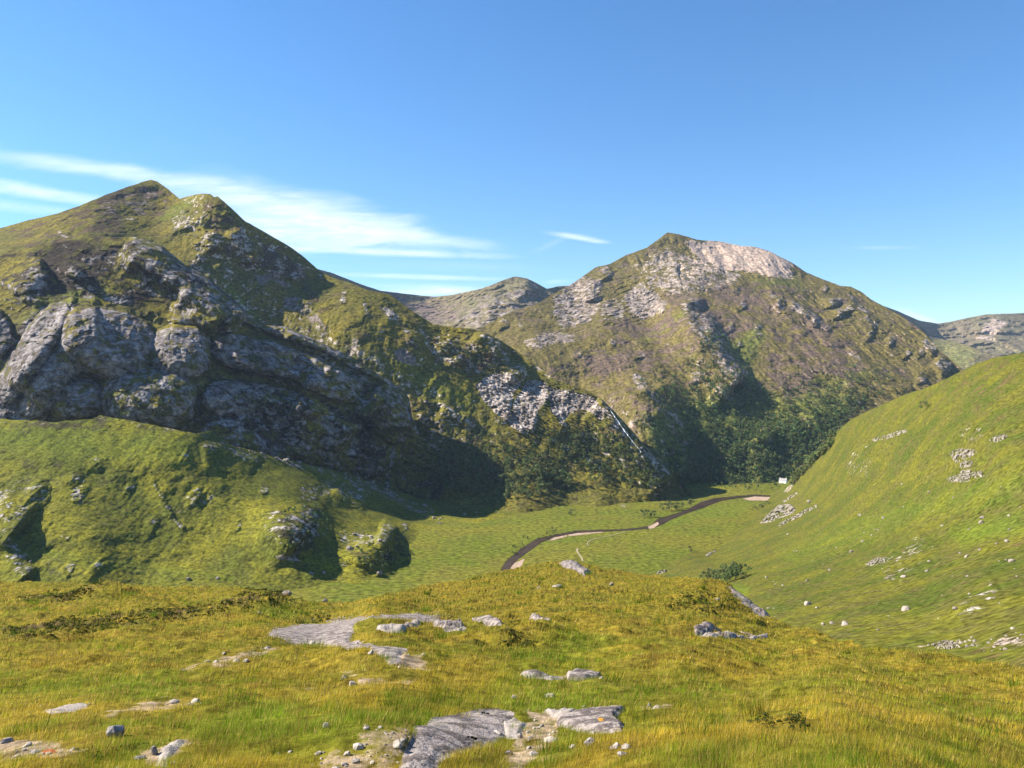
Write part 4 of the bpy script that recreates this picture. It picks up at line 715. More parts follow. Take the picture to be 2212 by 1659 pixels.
outcrop(RH, [(2072, 1006), (2082, 997), (2102, 998), (2094, 1008), (2078, 1012)], 1.5, M_outfar, 'pale outcrop in the middle of the broken group on the right hillside', sc=1.8, step=1.2, rough=.7, edge=2.5)
outcrop(RH, [(2074, 1020), (2096, 1015), (2100, 1020), (2080, 1026)], 1.1, M_outfar, 'narrow outcrop below the pale one of the broken group', sc=1.5, step=1.2, rough=.7, edge=2)
outcrop(RH, [(2044, 1034), (2075, 1025), (2120, 1018), (2126, 1028), (2085, 1042), (2052, 1041)], 1.0, M_outfar, 'long stony ledge at the foot of the broken group', sc=1.2, step=1.2, rough=.9, edge=3)
outcrop(RH, [(2137, 953), (2150, 946), (2176, 942), (2177, 948), (2150, 955)], 1.8, M_outfar, 'bright pale ledge high on the right hillside', sc=2, step=1.2, edge=2)
outcrop(RH, [(1880, 950), (1900, 945), (1935, 934), (1960, 928), (1955, 936), (1915, 948), (1885, 954)], 1.5, M_outfar, 'broken ledge below the skyline of the right hillside', sc=2.2, step=1.2, rough=.8, edge=2.5)
outcrop(RH, [(1868, 1218), (1895, 1205), (1925, 1206), (1912, 1214), (1880, 1222)], .9, M_outfar, 'low brown outcrop in the middle of the right hillside', sc=1.2, step=1.2, rough=.7, edge=3)
outcrop(RH, [(1417, 1237), (1432, 1231), (1441, 1232), (1436, 1237), (1420, 1240)], 1.6, M_outfar, 'pale rock on the grass just beyond the knoll', sc=2.5, step=1, edge=2)
outcrop(RH, [(1522, 1200), (1535, 1192), (1546, 1189), (1546, 1193), (1530, 1202)], .8, M_outfar, 'pale eroded streak on the lower right slope', sc=2, step=1, edge=1.5)
outcrop(RH, [(2010, 1394), (2040, 1386), (2060, 1388), (2075, 1398), (2050, 1402), (2020, 1400)], .5, M_outfar, 'pale stony ledge behind the golden grass, left of the scree', sc=.6, step=1, rough=.9, edge=2.5)
HS = [(1840, 1193, 13, 'grey boulder in the centre of the right hillside'), (2089, 1203, 11, 'brown rounded boulder to the right on the hillside'), (2007, 1213, 8, 'small dark boulder above the lush green patch'), (2003, 1234, 10, 'pale stone below the small dark boulder'), (1919, 1250, 10, 'pale stone in the middle of the lower right slope'), (1952, 1247, 13, 'pale double stone in the middle of the lower right slope'), (2090, 1245, 9, 'flat stone right of the double stone'),
      (2185, 1213, 16, 'grey flat boulder close to the right edge'), (1957, 1318, 22, 'wide pale boulder heap near the bottom of the hillside'), (2063, 1317, 14, 'grey upright boulder near the bottom of the hillside'), (1745, 1307, 20, 'brown boulder beyond the dark craggy edge of the knoll'), (1765, 1314, 8, 'small pale stone right of the brown boulder'), (1797, 1347, 12, 'white stone in the gully behind the golden grass, right one'), (1778, 1350, 10, 'white stone in the gully behind the golden grass, left one'),
      (1826, 1350, 20, 'long flat pale stone in the gully'), (2175, 1171, 12, 'grey boulder near the right edge on the stony band'), (2153, 1175, 8, 'dark stone left of the grey boulder on the stony band'), (2123, 1119, 13, 'pale boulder, upper of a pair at the right'), (2120, 1130, 15, 'pale boulder, lower of a pair at the right'), (2036, 1136, 9, 'pinkish stone left of the boulder pair'), (1908, 1119, 10, 'pinkish stone right of the hillside centre'), (1872, 966, 7, 'bright white stone high on the hillside'),
      (1749, 1085, 12, 'pale boulder above the rock rib'), (1702, 1154, 7, 'pale stone below the rock rib'), (1660, 1314, 7, 'dark stone beside the dark craggy edge'), (1672, 1315, 6, 'second dark stone beside the dark craggy edge'), (1948, 1046, 6, 'white stone in the upper middle of the hillside'), (2147, 1281, 8, 'pink stone low on the right of the hillside'), (2094, 1284, 8, 'thin pale stone low on the right of the hillside')]
for (x, y, w_, lb) in HS: stone(RH, x, y, w_ * 1.05, lb, None, RFR, name='boulder' if w_ >= 11 else 'stone')
def in_poly(poly, n):
    p = np.array(poly, float); out = []
    while len(out) < n:
        X = RNG.uniform(p[:, 0].min(), p[:, 0].max(), n * 3); Y = RNG.uniform(p[:, 1].min(), p[:, 1].max(), n * 3)
        k = inside(poly, X, Y); out += list(zip(X[k], Y[k]))
    return out[:n]
def scatter(key, poly, n, px, label, group, pool=RFR):
    for (x, y) in in_poly(poly, n): stone(key, x, y, px * random.uniform(.5, 1.5), label, None, pool, group=group)
scatter(RH, [(1650, 1300), (1720, 1180), (1850, 1080), (2210, 960), (2210, 1370), (1900, 1370), (1740, 1340)], 70, 4.0, 'small pale stone strewn on the lower right hillside', 'stones strewn on the right hillside')
scatter(RH, [(1640, 1250), (1700, 1240), (1710, 1270), (1660, 1280)], 9, 4.5, 'small pale stone on the lush patch right of the copse', 'stones on the lush patch')
scatter(RH, [(1950, 1388), (2010, 1392), (2110, 1375), (2210, 1350), (2212, 1405), (2130, 1408), (2060, 1404)], 46, 6, 'pale scree stone behind the golden grass at the right edge', 'scree stones at the right edge')
scatter('green_slope', [(893, 1083), (928, 1086), (975, 1127), (950, 1134), (907, 1110)], 26, 6, 'pale scree stone on the grass below the shaded wood', 'scree stones below the wood')
scatter('green_slope', [(500, 964), (540, 972), (640, 998), (760, 1026), (850, 1062), (840, 1066), (740, 1034), (620, 1006)], 34, 7.5, 'grey block of the scree line under the big shaded crag', 'scree blocks under the crag')
scatter('valley_floor', [(986, 1100), (1126, 1104), (1120, 1120), (1000, 1124)], 12, 4.5, 'tiny pale stone on the valley floor below the wood', 'stones below the wood')
scatter('green_slope', [(725, 1150), (770, 1146), (830, 1158), (820, 1172), (760, 1166)], 11, 9, 'pale block of the stony band across the small knoll', 'blocks on the small knoll')
for (x, y, w_, lb) in [(407, 1252, 12, 'pale boulder just above the left foreground shoulder'), (470, 1250, 12, 'pale boulder right of the first one above the shoulder'), (755, 1185, 18, 'pale slab on the left face of the small knoll'), (820, 1240, 18, 'pale boulder at the foot of the small knoll'), (700, 1240, 13, 'dark boulder left of the small knoll'), (65, 1214, 8, 'small pale stone at the far left below the shadow')]:
    stone('green_slope', x, y, w_, lb, None, RFR, name='boulder')

# ------------------------------------------------------------------ trees
def leaf_mat(name, a, b):
    m = bpy.data.materials.new(name); m.use_nodes = True; T = NT(m.node_tree)
    at = T.n('ShaderNodeAttribute', attribute_name='tint')
    oi = T.n('ShaderNodeObjectInfo')
    c = T.mix(oi.outputs['Random'], a, b); c = T.mix(1.0, c, at.outputs['Color'], 'MULTIPLY')
    d = T.n('ShaderNodeBsdfDiffuse'); T.l(c, d.inputs[0]); t = T.n('ShaderNodeBsdfTranslucent'); T.l(c, t.inputs[0])
    mx = T.n('ShaderNodeMixShader'); mx.inputs[0].default_value = .3; T.l(d.outputs[0], mx.inputs[1]); T.l(t.outputs[0], mx.inputs[2])
    o = T.n('ShaderNodeOutputMaterial'); T.l(mx.outputs[0], o.inputs[0]); return m
M_leaf = leaf_mat('birch_leaves', (.10, .145, .050), (.135, .155, .060))
M_leafdark = leaf_mat('wood_leaves', (.080, .135, .048), (.12, .145, .052))
M_bark = plain_mat('birch_bark', (.16, .14, .12), (.07, .06, .05), 1.0)
def crown_arrays(seed, nleaf, size, h0=.25, wide=.34, lobes=7):
    """many leaf clumps spread through an uneven crown of unit height"""
    r = np.random.default_rng(seed)
    c = np.stack([r.normal(0, wide * .42, lobes), r.normal(0, wide * .42, lobes), h0 + (1 - h0) * (.15 + .7 * r.random(lobes))], 1)
    c[0] = (0, 0, .8); rad = (.13 + .13 * r.random(lobes)) * (1.25 - .55 * c[:, 2])
    k = r.integers(0, lobes, nleaf); d = r.normal(size=(nleaf, 3)); d /= np.linalg.norm(d, axis=1)[:, None]
    p = c[k] + d * (rad[k] * (.55 + .5 * r.random(nleaf)))[:, None]
    n = d + .7 * r.normal(size=d.shape); n /= np.linalg.norm(n, axis=1)[:, None]
    a = np.cross(n, r.normal(size=d.shape)); a /= np.linalg.norm(a, axis=1)[:, None]; b = np.cross(n, a)
    s = size * (.6 + .8 * r.random(nleaf))[:, None]
    V = np.stack([p - a * s - b * s * .6, p + a * s - b * s * .5, p + a * s * .7 + b * s * .8, p - a * s * .6 + b * s * .6], 1).reshape(-1, 3)
    Fq = np.arange(nleaf * 4).reshape(-1, 4)
    t = .65 + .7 * r.random(nleaf); tc_ = np.stack([t * (1 + .15 * r.normal(size=nleaf)), t, t * (1 + .1 * r.normal(size=nleaf))], 1)
    return V, Fq, np.repeat(tc_, 4, 0)
def trunk_arrays(seed, top=.75, r0=.022, limbs=4):
    r = np.random.default_rng(seed); V = []; Fc = []
    def tube(p0, p1, ra, rb):
        b = len(V)
        ax = np.array(p1) - np.array(p0); ax = ax / np.linalg.norm(ax); e = np.cross(ax, [.3, .9, .1]); e /= np.linalg.norm(e); f = np.cross(ax, e)
        for q, rr in ((p0, ra), (p1, rb)):
            for i in range(5):
                t = i / 5 * 6.283; V.append(np.array(q) + rr * (math.cos(t) * e + math.sin(t) * f))
        for i in range(5): Fc.append((b + i, b + (i + 1) % 5, b + 5 + (i + 1) % 5, b + 5 + i))
    m = (r.normal(0, .03), r.normal(0, .03), .4)
    tube((0, 0, -.04), m, r0, r0 * .75); tube(m, (m[0] * 1.5, m[1] * 1.5, top), r0 * .75, r0 * .25)
    for i in range(limbs):
        z = r.uniform(.25, .6); t = r.uniform(0, 6.28); tube((m[0] * z / .4, m[1] * z / .4, z), (.2 * math.cos(t), .2 * math.sin(t), z + .2), r0 * .45, r0 * .15)
    return np.array(V), np.array(Fc)
CRW = [mesh_np('crown', *crown_arrays(s, 520, .030)[:2], M_leaf, crown_arrays(s, 520, .030)[2]) for s in (101, 102, 103, 104)]
CRWIDE = [mesh_np('crown', *crown_arrays(s, 560, .036, .08, .62, 9)[:2], M_leaf, crown_arrays(s, 560, .036, .08, .62, 9)[2]) for s in (111, 112, 113)]
TRK = [mesh_np('trunk', *trunk_arrays(s), M_bark) for s in (101, 102, 103, 104)]
def tree_parts(key, X, Y, hpx, label, wide=False, name='birch_tree', cat='tree', group=None, z=None):
    p = surf(key, X, Y)[0]; h = hpx * p[1] / F
    e = bpy.data.objects.new(name, None); COL.objects.link(e); e.location = (p[0], p[1], p[2] - .1); e.rotation_euler = (0, 0, random.uniform(0, 6.28)); e.empty_display_size = .5
    tag(e, label, cat, group)
    k = random.randrange(3 if wide else 4)
    link('crown', (CRWIDE if wide else CRW)[k], (0, 0, 0), 0, h, e); link('trunk', TRK[k], (0, 0, 0), 0, h, e)
    return e
# one joined tree for the far woods (crown and trunk in one small mesh)
def joined(seed, nleaf=150, size=.055, wide=.36):
    V, Fq, t = crown_arrays(seed, nleaf, size, .18, wide, 6); V2, F2 = trunk_arrays(seed, limbs=0)
    return np.vstack([V, V2]), np.vstack([Fq, F2 + len(V)]), np.vstack([t, np.full((len(V2), 3), .8) * np.array([1.6, 1.1, 1.5])])
JT = [mesh_np('crown', *crown_arrays(s, 190, .05, .12, .36, 6)[:2], M_leaf, crown_arrays(s, 190, .05, .12, .36, 6)[2]) for s in range(201, 207)]
def wood_tree(key, X, Y, hpx, label, group):
    p = surf(key, X, Y)[0]; h = hpx * p[1] / F
    o = bpy.data.objects.new('birch_tree', None); COL.objects.link(o); o.location = (p[0], p[1], p[2] - .2); o.rotation_euler = (0, 0, random.uniform(0, 6.28)); o.scale = (h * random.uniform(.8, 1.2), h * random.uniform(.8, 1.2), h)
    link('crown', JT[random.randrange(6)], None, 0, 1, o); link('trunk', TRK[random.randrange(4)], None, 0, 1, o)
    return tag(o, label, 'tree', group)
def spread(poly, n, mind):
    """points kept apart so that single trees can be told from one another"""
    out = []
    for (x, y) in in_poly(poly, n * 12):
        if all((x - a) ** 2 + ((y - b) * 1.6) ** 2 > mind ** 2 for a, b in out): out.append((x, y))
        if len(out) >= n: break
    return out
for (x, y) in spread([(830, 1040), (880, 1010), (960, 985), (1060, 1000), (1150, 1010), (1230, 1040), (1240, 1070), (1180, 1080), (1080, 1078), (980, 1072), (880, 1058)], 105, 9):
    wood_tree('left_mountain', x, y, random.uniform(17, 27), 'birch in the deep shade at the foot of the left mountain', 'birches in the shaded wood')
for (x, y) in spread([(930, 930), (1020, 925), (1120, 950), (1200, 990), (1235, 1030), (1100, 1005), (1000, 985), (940, 960)], 50, 9):
    wood_tree('left_mountain', x, y, random.uniform(9, 14), 'birch on the slope above the deep shade', 'birches above the shaded wood')
for (x, y) in spread([(1170, 950), (1250, 935), (1330, 960), (1400, 1020), (1440, 1056), (1360, 1048), (1280, 1020), (1200, 985)], 70, 9):
    wood_tree('left_mountain', x, y, random.uniform(11, 17), 'birch in the wood left of the foot of the waterfall', 'birches left of the waterfall')
for (x, y, h) in [(1263, 1052, 16), (1275, 1040, 18), (1285, 1048, 20), (1297, 1040, 18), (1305, 1052, 17), (1313, 1046, 16), (1290, 1058, 12)]:
    tree_parts('left_mountain', x, y, h, 'birch of the clump at the top of the pale grassy fan', group='birches on the grassy fan')
VT = [(1233, 1112, 15, 'dark lone tree on the meadow left of the grassy fan', 1), (1388, 1117, 17, 'bushy tree, leftmost of the riverside row', 1), (1400, 1118, 19, 'second tree of the left riverside clump', 1), (1412, 1117, 16, 'right tree of the left riverside clump', 1), (1438, 1104, 20, 'tree at the left of the right riverside clump', 1), (1450, 1102, 18, 'tree in the middle of the right riverside clump', 1), (1461, 1101, 19, 'low tree of the right riverside clump', 1),
      (1474, 1098, 14, 'small tree before the tall riverside tree', 1), (1491, 1097, 23, 'tallest tree at the right of the riverside row', 0), (1428, 1098, 12, 'small tree behind the riverside clumps', 1), (1445, 1092, 12, 'far small tree above the riverside clump', 1), (1708, 1056, 12, 'dark tree right of the white cottage', 1), (1672, 1050, 14, 'tree left of the white cottage', 1)]
for (x, y, h, lb, wd) in VT: tree_parts('valley_floor', x, y, h, lb, bool(wd))
for (x, y, h, lb) in [(1490, 1193, 15, 'lone bush on the lower right slope'), (2000, 884, 19, 'lone small tree high on the right hillside')]: tree_parts(RH, x, y, h, lb, True, name='shrub' if h < 16 else 'birch_tree', cat='shrub' if h < 16 else 'tree')
for (x, y, h) in [(1518, 1258, 14), (1530, 1259, 16), (1542, 1260, 18), (1553, 1262, 20), (1564, 1263, 23), (1576, 1264, 27), (1588, 1260, 30), (1600, 1254, 24), (1571, 1255, 22), (1548, 1254, 15), (1584, 1252, 26), (1535, 1252, 14)]:
    tree_parts(RH, x, y - 7, h * 1.35, 'bushy tree of the small copse in the gully behind the knoll', True, group='trees of the copse behind the knoll')
for (x, y) in [(1632, 1102), (1645, 1096), (1655, 1090), (1640, 1098)]: tree_parts(RH, x, y, 9, 'small bush on the bank above the gravel bar', True, name='shrub', cat='shrub', group='bushes above the gravel bar')

def wood(name, key, polys, mat, label, hp, nleaf=46, size=.10, blur=9):
    """a far-off wood that reads as one mass"""
    base = [joined(300 + i, nleaf, size, .42) for i in range(5)]
    Vs, Fs, Cs = [], [], []; nv = 0
    for (poly, n) in polys:
        pts = np.array(in_poly(poly, n)) + RNG.normal(size=(n, 2)) * blur * [1, .6]; P3 = surf(key, pts[:, 0], pts[:, 1])
        for i in range(n):
            V, Fq, t = base[i % 5]; h = hp * (.55 + .9 * RNG.random()) * P3[i, 1] / F; a = RNG.uniform(0, 6.28); c, s = math.cos(a), math.sin(a)
            q = V * np.array([1.15, 1.15, 1]) * h
            q = np.stack([q[:, 0] * c - q[:, 1] * s, q[:, 0] * s + q[:, 1] * c, q[:, 2]], 1) + P3[i] - [0, 0, h * .08]
            Vs.append(q); Fs.append(Fq + nv); nv += len(V); tt = RNG.uniform(.7, 1.3); Cs.append(t * np.array([tt * RNG.uniform(.85, 1.35), tt, tt * RNG.uniform(.8, 1.2)]))
    me = mesh_np(name, np.vstack(Vs), np.vstack(Fs), mat, np.vstack(Cs))
    return tag(link(name, me), label, None, None, 'stuff')
wood('birch_wood', 'central_mountain', [([(1440, 1055), (1470, 980), (1510, 930), (1640, 910), (1760, 920), (1830, 890), (1790, 960), (1700, 1026), (1670, 1040), (1560, 1044)], 2500), ([(1430, 930), (1500, 880), (1600, 860), (1700, 870), (1830, 850), (1890, 860), (1860, 890), (1700, 940), (1500, 960)], 620), ([(1370, 850), (1450, 820), (1560, 810), (1640, 850), (1700, 850), (1850, 840), (1600, 880), (1450, 900)], 420), ([(1480, 780), (1560, 790), (1640, 850), (1560, 850)], 90), ([(1700, 800), (1900, 800), (1950, 840), (1860, 870), (1720, 850)], 120), ([(1500, 700), (1560, 720), (1580, 790), (1540, 780)], 30), ([(1370, 870), (1470, 960), (1460, 1050), (1420, 1040)], 130)],
     M_leafdark, 'dense birch wood over the foot of the central mountain', 8, nleaf=30, size=.11, blur=14)
wood('birch_wood', 'right_hillside', [([(1706, 1054), (1722, 1030), (1760, 986), (1788, 964), (1800, 942), (1806, 940), (1796, 968), (1764, 996), (1728, 1034), (1712, 1052)], 240)], M_leafdark, 'narrow strip of birches along the edge of the right hillside', 12, blur=1)
wood('birch_wood', 'left_mountain', [([(900, 1000), (1000, 950), (1150, 970), (1230, 1030), (1220, 1075), (1000, 1070)], 460), ([(1180, 930), (1300, 925), (1350, 960), (1450, 1055), (1350, 1045), (1230, 1000)], 400), ([(960, 735), (1060, 770), (1100, 800), (1020, 810), (930, 760)], 70), ([(900, 790), (960, 800), (1010, 830), (960, 830)], 20)], M_leafdark, 'thin undergrowth of small birches on the foot of the left mountain', 8)
wood('birch_wood', 'rounded_crag', [([(290, 810), (420, 850), (425, 920), (360, 925), (230, 900), (320, 850)], 110), ([(480, 850), (640, 880), (760, 930), (640, 900), (500, 880)], 60), ([(600, 940), (860, 1000), (940, 1050), (800, 1030), (640, 980)], 60), ([(30, 820), (180, 860), (170, 900), (60, 890)], 40)], M_leafdark, 'scattered bushes clinging to the rounded crag', 9)
wood('birch_wood', 'green_slope', [([(620, 1100), (700, 1085), (700, 1150), (640, 1190), (600, 1160)], 40), ([(760, 1190), (880, 1180), (880, 1220), (790, 1240)], 50), ([(740, 1060), (780, 1070), (760, 1085)], 8)], M_leafdark, 'dark bushes on the crags of the lower green slope', 9)
wood('birch_wood', 'valley_floor', [([(1520, 1042), (1660, 1040), (1664, 1048), (1560, 1052)], 50), ([(1590, 1052), (1660, 1056), (1650, 1062)], 14), ([(1130, 1172), (1200, 1146), (1240, 1143), (1150, 1165), (1095, 1205)], 26)], M_leafdark, 'low bushes dotted over the meadow and the river bank', 6)

# ------------------------------------------------------------------ white cottage
def box(name, c, s, mat, parent=None):
    x, y, z = s; V = np.array([(a * x / 2, b * y / 2, d * z / 2) for a in (-1, 1) for b in (-1, 1) for d in (-1, 1)], float) + np.array(c)
    Fq = np.array([(0, 1, 3, 2), (4, 6, 7, 5), (0, 4, 5, 1), (2, 3, 7, 6), (0, 2, 6, 4), (1, 5, 7, 3)])
    return link(name, mesh_np(name, V, Fq, mat), None, 0, 1, parent)
M_white = plain_mat('white_render', (.80, .78, .74), (.74, .72, .68), .6, bump=.1)
M_roof = plain_mat('slate_roof', (.30, .29, .29), (.20, .19, .19), 1.5, bump=.3)
M_glass = plain_mat('window_glass', (.03, .035, .045), (.05, .055, .06), 1, rough=.1, bump=0)
p = surf('valley_floor', 1692, 1043.5)[0]
cot = bpy.data.objects.new('cottage', None); COL.objects.link(cot); cot.location = (p[0], p[1], p[2] + .2); cot.rotation_euler = (0, 0, -.75); cot.scale = (1.15, 1.15, 1.15)
tag(cot, 'small white cottage among trees at the far end of the meadow', 'cottage')
def gable(name, L, W, h, r, mat, parent, ov=0):
    V = np.array([(-L / 2, -W / 2, 0), (L / 2, -W / 2, 0), (L / 2, W / 2, 0), (-L / 2, W / 2, 0), (-L / 2, -W / 2, h), (L / 2, -W / 2, h), (L / 2, W / 2, h), (-L / 2, W / 2, h), (-L / 2, 0, h + r), (L / 2, 0, h + r)], float)
    me = bpy.data.meshes.new(name); me.from_pydata([tuple(v) for v in V], [], [(0, 1, 5, 4), (2, 3, 7, 6), (1, 2, 6, 9, 5), (3, 0, 4, 8, 7), (4, 5, 9, 8), (6, 7, 8, 9), (0, 3, 2, 1)]); me.update(); me.materials.append(mat)
    return link(name, me, None, 0, 1, parent)
wl = gable('wall', 14, 7, 5.0, 3.6, M_white, cot)
rf = bpy.data.meshes.new('roof'); a, b, t = 7.3, 3.9, .25
RV = []; RF = []
for sgn in (-1, 1):
    k = len(RV); RV += [(-a, sgn * b, 4.75), (a, sgn * b, 4.75), (a, 0, 8.72), (-a, 0, 8.72), (-a, sgn * b, 4.75 + t), (a, sgn * b, 4.75 + t), (a, 0, 8.72 + t), (-a, 0, 8.72 + t)]
    RF += [(k, k + 1, k + 2, k + 3), (k + 4, k + 5, k + 6, k + 7), (k, k + 1, k + 5, k + 4), (k, k + 3, k + 7, k + 4), (k + 1, k + 2, k + 6, k + 5)]
rf.from_pydata(RV, [], RF); rf.update(); rf.materials.append(M_roof); rfo = link('roof', rf, None, 0, 1, cot)
for cx in (-6.2, 6.2): box('chimney', (cx, 0, 9.2), (.9, 1.0, 1.6), M_white, rfo)
for wx in (-4.2, 4.2): fr = box('window', (wx, -3.53, 2.6), (1.3, .12, 1.4), M_white, cot); box('pane', (wx, -3.6, 2.6), (1.0, .06, 1.1), M_glass, fr)
box('door', (0, -3.53, 1.2), (1.1, .12, 2.3), plain_mat('door_paint', (.10, .05, .03), (.12, .06, .04), 1), cot)

# ------------------------------------------------------------------ waterfall down the rock spur
WF = dens([(1318, 884), (1327, 899), (1338, 914), (1350, 932), (1362, 948), (1374, 962), (1386, 978)], 2.5, False, .5)
q = surf('left_mountain', WF[:, 0] - 4, WF[:, 1] + 6)
q = P(WF[:, 0], WF[:, 1], q[:, 1] - 12)
n = len(q); wd = np.interp(np.arange(n), [0, n * .15, n * .6, n * .78, n - 1], [.3, .9, 1.2, .4, .4]) * (0.7 + .6 * RNG.random(n))
V = []
for i in range(n):
    for k in range(5):
        a = (k / 4 - .5) * 2
        V.append(q[i] + [a * wd[i], -1.2 * (1 - a * a) + 0.8 * RNG.random(), 0])
V = np.array(V); Fq = np.array([(i * 5 + k, i * 5 + k + 1, i * 5 + k + 6, i * 5 + k + 5) for i in range(n - 1) for k in range(4)])
M_fall = plain_mat('white_water', (.60, .64, .70), (.22, .24, .28), .25, rough=.5, bump=.8, dist=.6)
tag(link('waterfall', mesh_np('waterfall', V, Fq, M_fall, smooth=True)), 'thin white waterfall sliding down the dark rock spur', 'waterfall')

# ------------------------------------------------------------------ foreground grass blades
NB = 620000
X = RNG.uniform(-280, 2480, NB); Y = 1212 + (1900 - 1212) * RNG.random(NB) ** 1.0
L8 = LAY[FG]; ok = Y > np.interp(X, L8['xs'], L8['yt']) + 1; X, Y = X[ok], Y[ok]
mk = maskat(FG, X, Y); pj = surf(FG, X, Y); rag = fbm(pj[:, 0] / .8, pj[:, 1] / .8, pj[:, 0] * 0 + 31, 4); keep = RNG.random(len(X)) > np.clip(np.where(mk[:, 0] > .3, (mk[:, 0] - .45 + .5 * rag) * 1.9, 0) + np.where(mk[:, 2] > .03, mk[:, 2] * 1.5 + rag * 1.3 - .25, 0), 0, .985)
# thin the turf where it is almost worn away
X, Y = X[keep], Y[keep]; mk = mk[keep]; p = surf(FG, X, Y); D = p[:, 1]; n = len(X)
tn = fbm(p[:, 0] / 1.1, p[:, 1] / 1.1, p[:, 0] * 0, 3); gn = fbm(p[:, 0] / 7, p[:, 1] / 7, p[:, 0] * 0 + 9, 4); hn = fbm(p[:, 0] / 2.6, p[:, 1] / 2.6, p[:, 0] * 0 + 19, 3)
h = (.10 + .07 * RNG.random(n)) * (1 + 1.5 * np.clip(tn, -.45, .9)) * np.clip((D / 22) ** .45, .7, 2.4) * (1 - .45 * np.clip(mk[:, 2] * 1.5, 0, 1)) * (1 + .35 * mk[:, 3])
wd = .42 * D / 804 * (.6 + .8 * RNG.random(n)); wd = np.minimum(wd, h * .6)
a = RNG.uniform(0, 6.28, n); la = RNG.normal(.5, .9, n); ln = h * RNG.uniform(.15, .75, n)
t = np.stack([np.cos(a), np.sin(a), np.zeros(n)], 1); lean = np.stack([np.cos(la), np.sin(la), np.zeros(n)], 1)
b0 = p - [0, 0, .015] - t * wd[:, None] / 2; b1 = b0 + t * wd[:, None]; tip = p + lean * ln[:, None] + np.stack([0 * h, 0 * h, h], 1)
V = np.stack([b0, b1, tip], 1).reshape(-1, 3)
gold = np.array([.40, .29, .030]); grn = np.array([.140, .205, .014]); straw = np.array([.42, .31, .10]); brn = np.array([.16, .085, .025]); dark = np.array([.06, .085, .008])
f = np.clip(.52 + 1.5 * gn + 1.3 * hn + .24 * RNG.normal(size=n) - .95 * mk[:, 3], 0, 1)[:, None]
c = grn * (1 - f) + gold * f
r_ = RNG.random(n)[:, None]; c = np.where(r_ > .91, straw * 1.15, c); c = np.where(r_ < .07, dark, c); hm = (np.clip(mk[:, 1], 0, 1) * .9)[:, None]
c = np.where(RNG.random(n)[:, None] < hm * .6, dark * 1.1, c); c = np.where((RNG.random(n)[:, None] < .12 + .4 * np.clip(mk[:, 2:3], 0, 1)), brn * .5 + straw * .5, c)
c = c * RNG.uniform(.75, 1.25, n)[:, None] * np.clip(1 + .9 * fbm(p[:, 0] / .6, p[:, 1] / .6, p[:, 0] * 0 + 51, 3) + .5 * fbm(p[:, 0] / 4, p[:, 1] / 3, p[:, 0] * 0 + 61, 3), .35, 1.8)[:, None]
col = np.repeat(c, 3, 0)
# taller rush tufts standing out of the turf
NT_ = 620; X = RNG.uniform(-250, 2450, NT_); Y = 1240 + 500 * RNG.random(NT_) ** 1.2
ok = Y > np.interp(X, L8['xs'], L8['yt']) + 4; X, Y = X[ok], Y[ok]; mk = maskat(FG, X, Y); ok = (mk[:, 0] < .3) & (mk[:, 2] < .3); X, Y = X[ok], Y[ok]
pc = surf(FG, X, Y); nb = 60; k = len(X); kk = np.repeat(np.arange(k), nb); rr = RNG.normal(size=(k * nb, 2)) * (.10 + .14 * RNG.random(k))[kk][:, None] * np.clip(pc[kk, 1] / 25, .8, 2)[:, None]
pb = pc[kk].copy(); pb[:, :2] += rr; Dk = pb[:, 1]; hh = (.20 + .26 * RNG.random(k))[kk] * (.5 + .7 * RNG.random(k * nb)) * np.clip(Dk / 30, .8, 1.6)
ww = .5 * Dk / 804; a = RNG.uniform(0, 6.28, k * nb); t = np.stack([np.cos(a), np.sin(a), a * 0], 1); out_ = np.concatenate([rr / (np.linalg.norm(rr, axis=1)[:, None] + .05), np.zeros((k * nb, 1))], 1)
V2 = np.stack([pb - t * ww[:, None] / 2 - [0, 0, .05], pb + t * ww[:, None] / 2 - [0, 0, .05], pb + out_ * (hh * .45)[:, None] + np.stack([hh * 0 + .03, hh * 0, hh], 1)], 1).reshape(-1, 3)
tc2 = np.where((RNG.random(k) < .55)[kk][:, None], np.array([.085, .14, .012]), np.array([.24, .17, .04])) * (RNG.uniform(.6, 1.2, k)[kk] * RNG.uniform(.7, 1.3, k * nb))[:, None]
V = np.vstack([V, V2]); col = np.vstack([col, np.repeat(tc2, 3, 0)])
def grass_mat():
    m = bpy.data.materials.new('grass_blades'); m.use_nodes = True; T = NT(m.node_tree)
    at = T.n('ShaderNodeAttribute', attribute_name='tint')
    d = T.n('ShaderNodeBsdfDiffuse'); T.l(at.outputs['Color'], d.inputs[0]); t = T.n('ShaderNodeBsdfTranslucent'); T.l(at.outputs['Color'], t.inputs[0])
    mx = T.n('ShaderNodeMixShader'); mx.inputs[0].default_value = .45; T.l(d.outputs[0], mx.inputs[1]); T.l(t.outputs[0], mx.inputs[2])
    o = T.n('ShaderNodeOutputMaterial'); T.l(mx.outputs[0], o.inputs[0]); return m
gm = mesh_np('grass', V, np.arange(len(V)).reshape(-1, 3), grass_mat(), col)
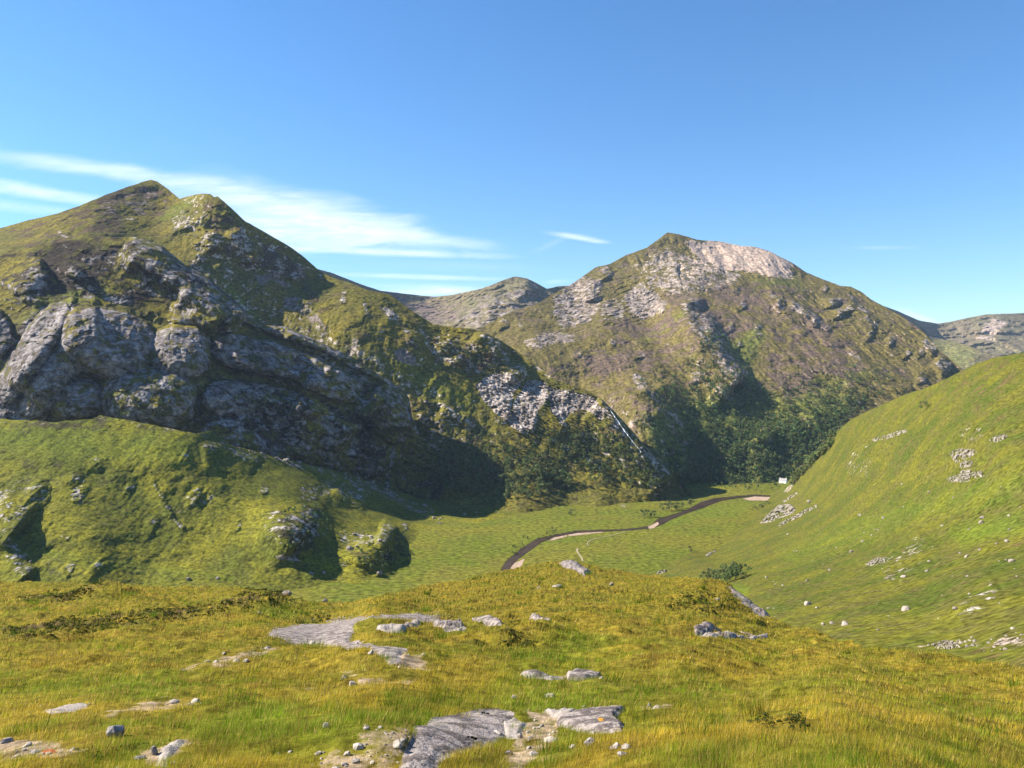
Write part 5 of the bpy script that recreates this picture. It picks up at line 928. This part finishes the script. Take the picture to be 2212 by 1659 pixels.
tag(link('grass', gm), 'golden green moor grass covering the foreground hill', None, None, 'stuff')

# ------------------------------------------------------------------ low heather on the broken banks
M_heath = leaf_mat('heather_leaves', (.050, .058, .016), (.065, .055, .022))
_b = [crown_arrays(400 + i, 70, .10, .0, .9, 7) for i in range(4)]
Vs, Fs, Cs = [], [], []; nv = 0
for poly, n_, hp in [(DARKBANDS[0], 420, 8), (DARKBANDS[1], 110, 7), (DARKBANDS[2], 130, 7), (DARKBANDS[3], 60, 9), ([(520, 1268), (600, 1276), (660, 1300), (620, 1310), (540, 1290)], 90, 7), ([(1620, 1500 + 60), (1720, 1550), (1740, 1580), (1640, 1590)], 26, 14), ([(140, 1640), (240, 1620), (330, 1600), (300, 1620), (200, 1650)], 20, 10), ([(640, 1340), (700, 1330), (720, 1338), (650, 1350)], 16, 8)]:
    pts = np.array(in_poly(poly, n_)) + RNG.normal(size=(n_, 2)) * [9, 2.5]; P3 = surf(FG, pts[:, 0], pts[:, 1])
    for i in range(n_):
        V, Fq, t = _b[i % 4]; h = hp * (.5 + .9 * RNG.random()) * P3[i, 1] / F
        Vs.append(V * np.array([1.7, 1.7, .95]) * h + P3[i] - [0, 0, h * .25]); Fs.append(Fq + nv); nv += len(V); Cs.append(t * RNG.uniform(.7, 1.3))
tag(link('heather', mesh_np('heather', np.vstack(Vs), np.vstack(Fs), M_heath, np.vstack(Cs))), 'dark low heather on the broken banks of the foreground hill', None, None, 'stuff')

# ------------------------------------------------------------------ air between the near ground and the mountains
M_haze = bpy.data.materials.new('haze_air'); M_haze.use_nodes = True; T = NT(M_haze.node_tree)
vol = T.n('ShaderNodeVolumePrincipled'); vol.inputs['Color'].default_value = (.50, .68, 1.0, 1); vol.inputs['Density'].default_value = 0.000018; vol.inputs['Anisotropy'].default_value = 0.1
o = T.n('ShaderNodeOutputMaterial'); T.l(vol.outputs[0], o.inputs['Volume'])
hz = box('haze', (0, 3600, 450), (16000, 12000, 1700), M_haze); tag(hz, 'thin blue air between the foreground and the mountains', None, None, 'stuff')
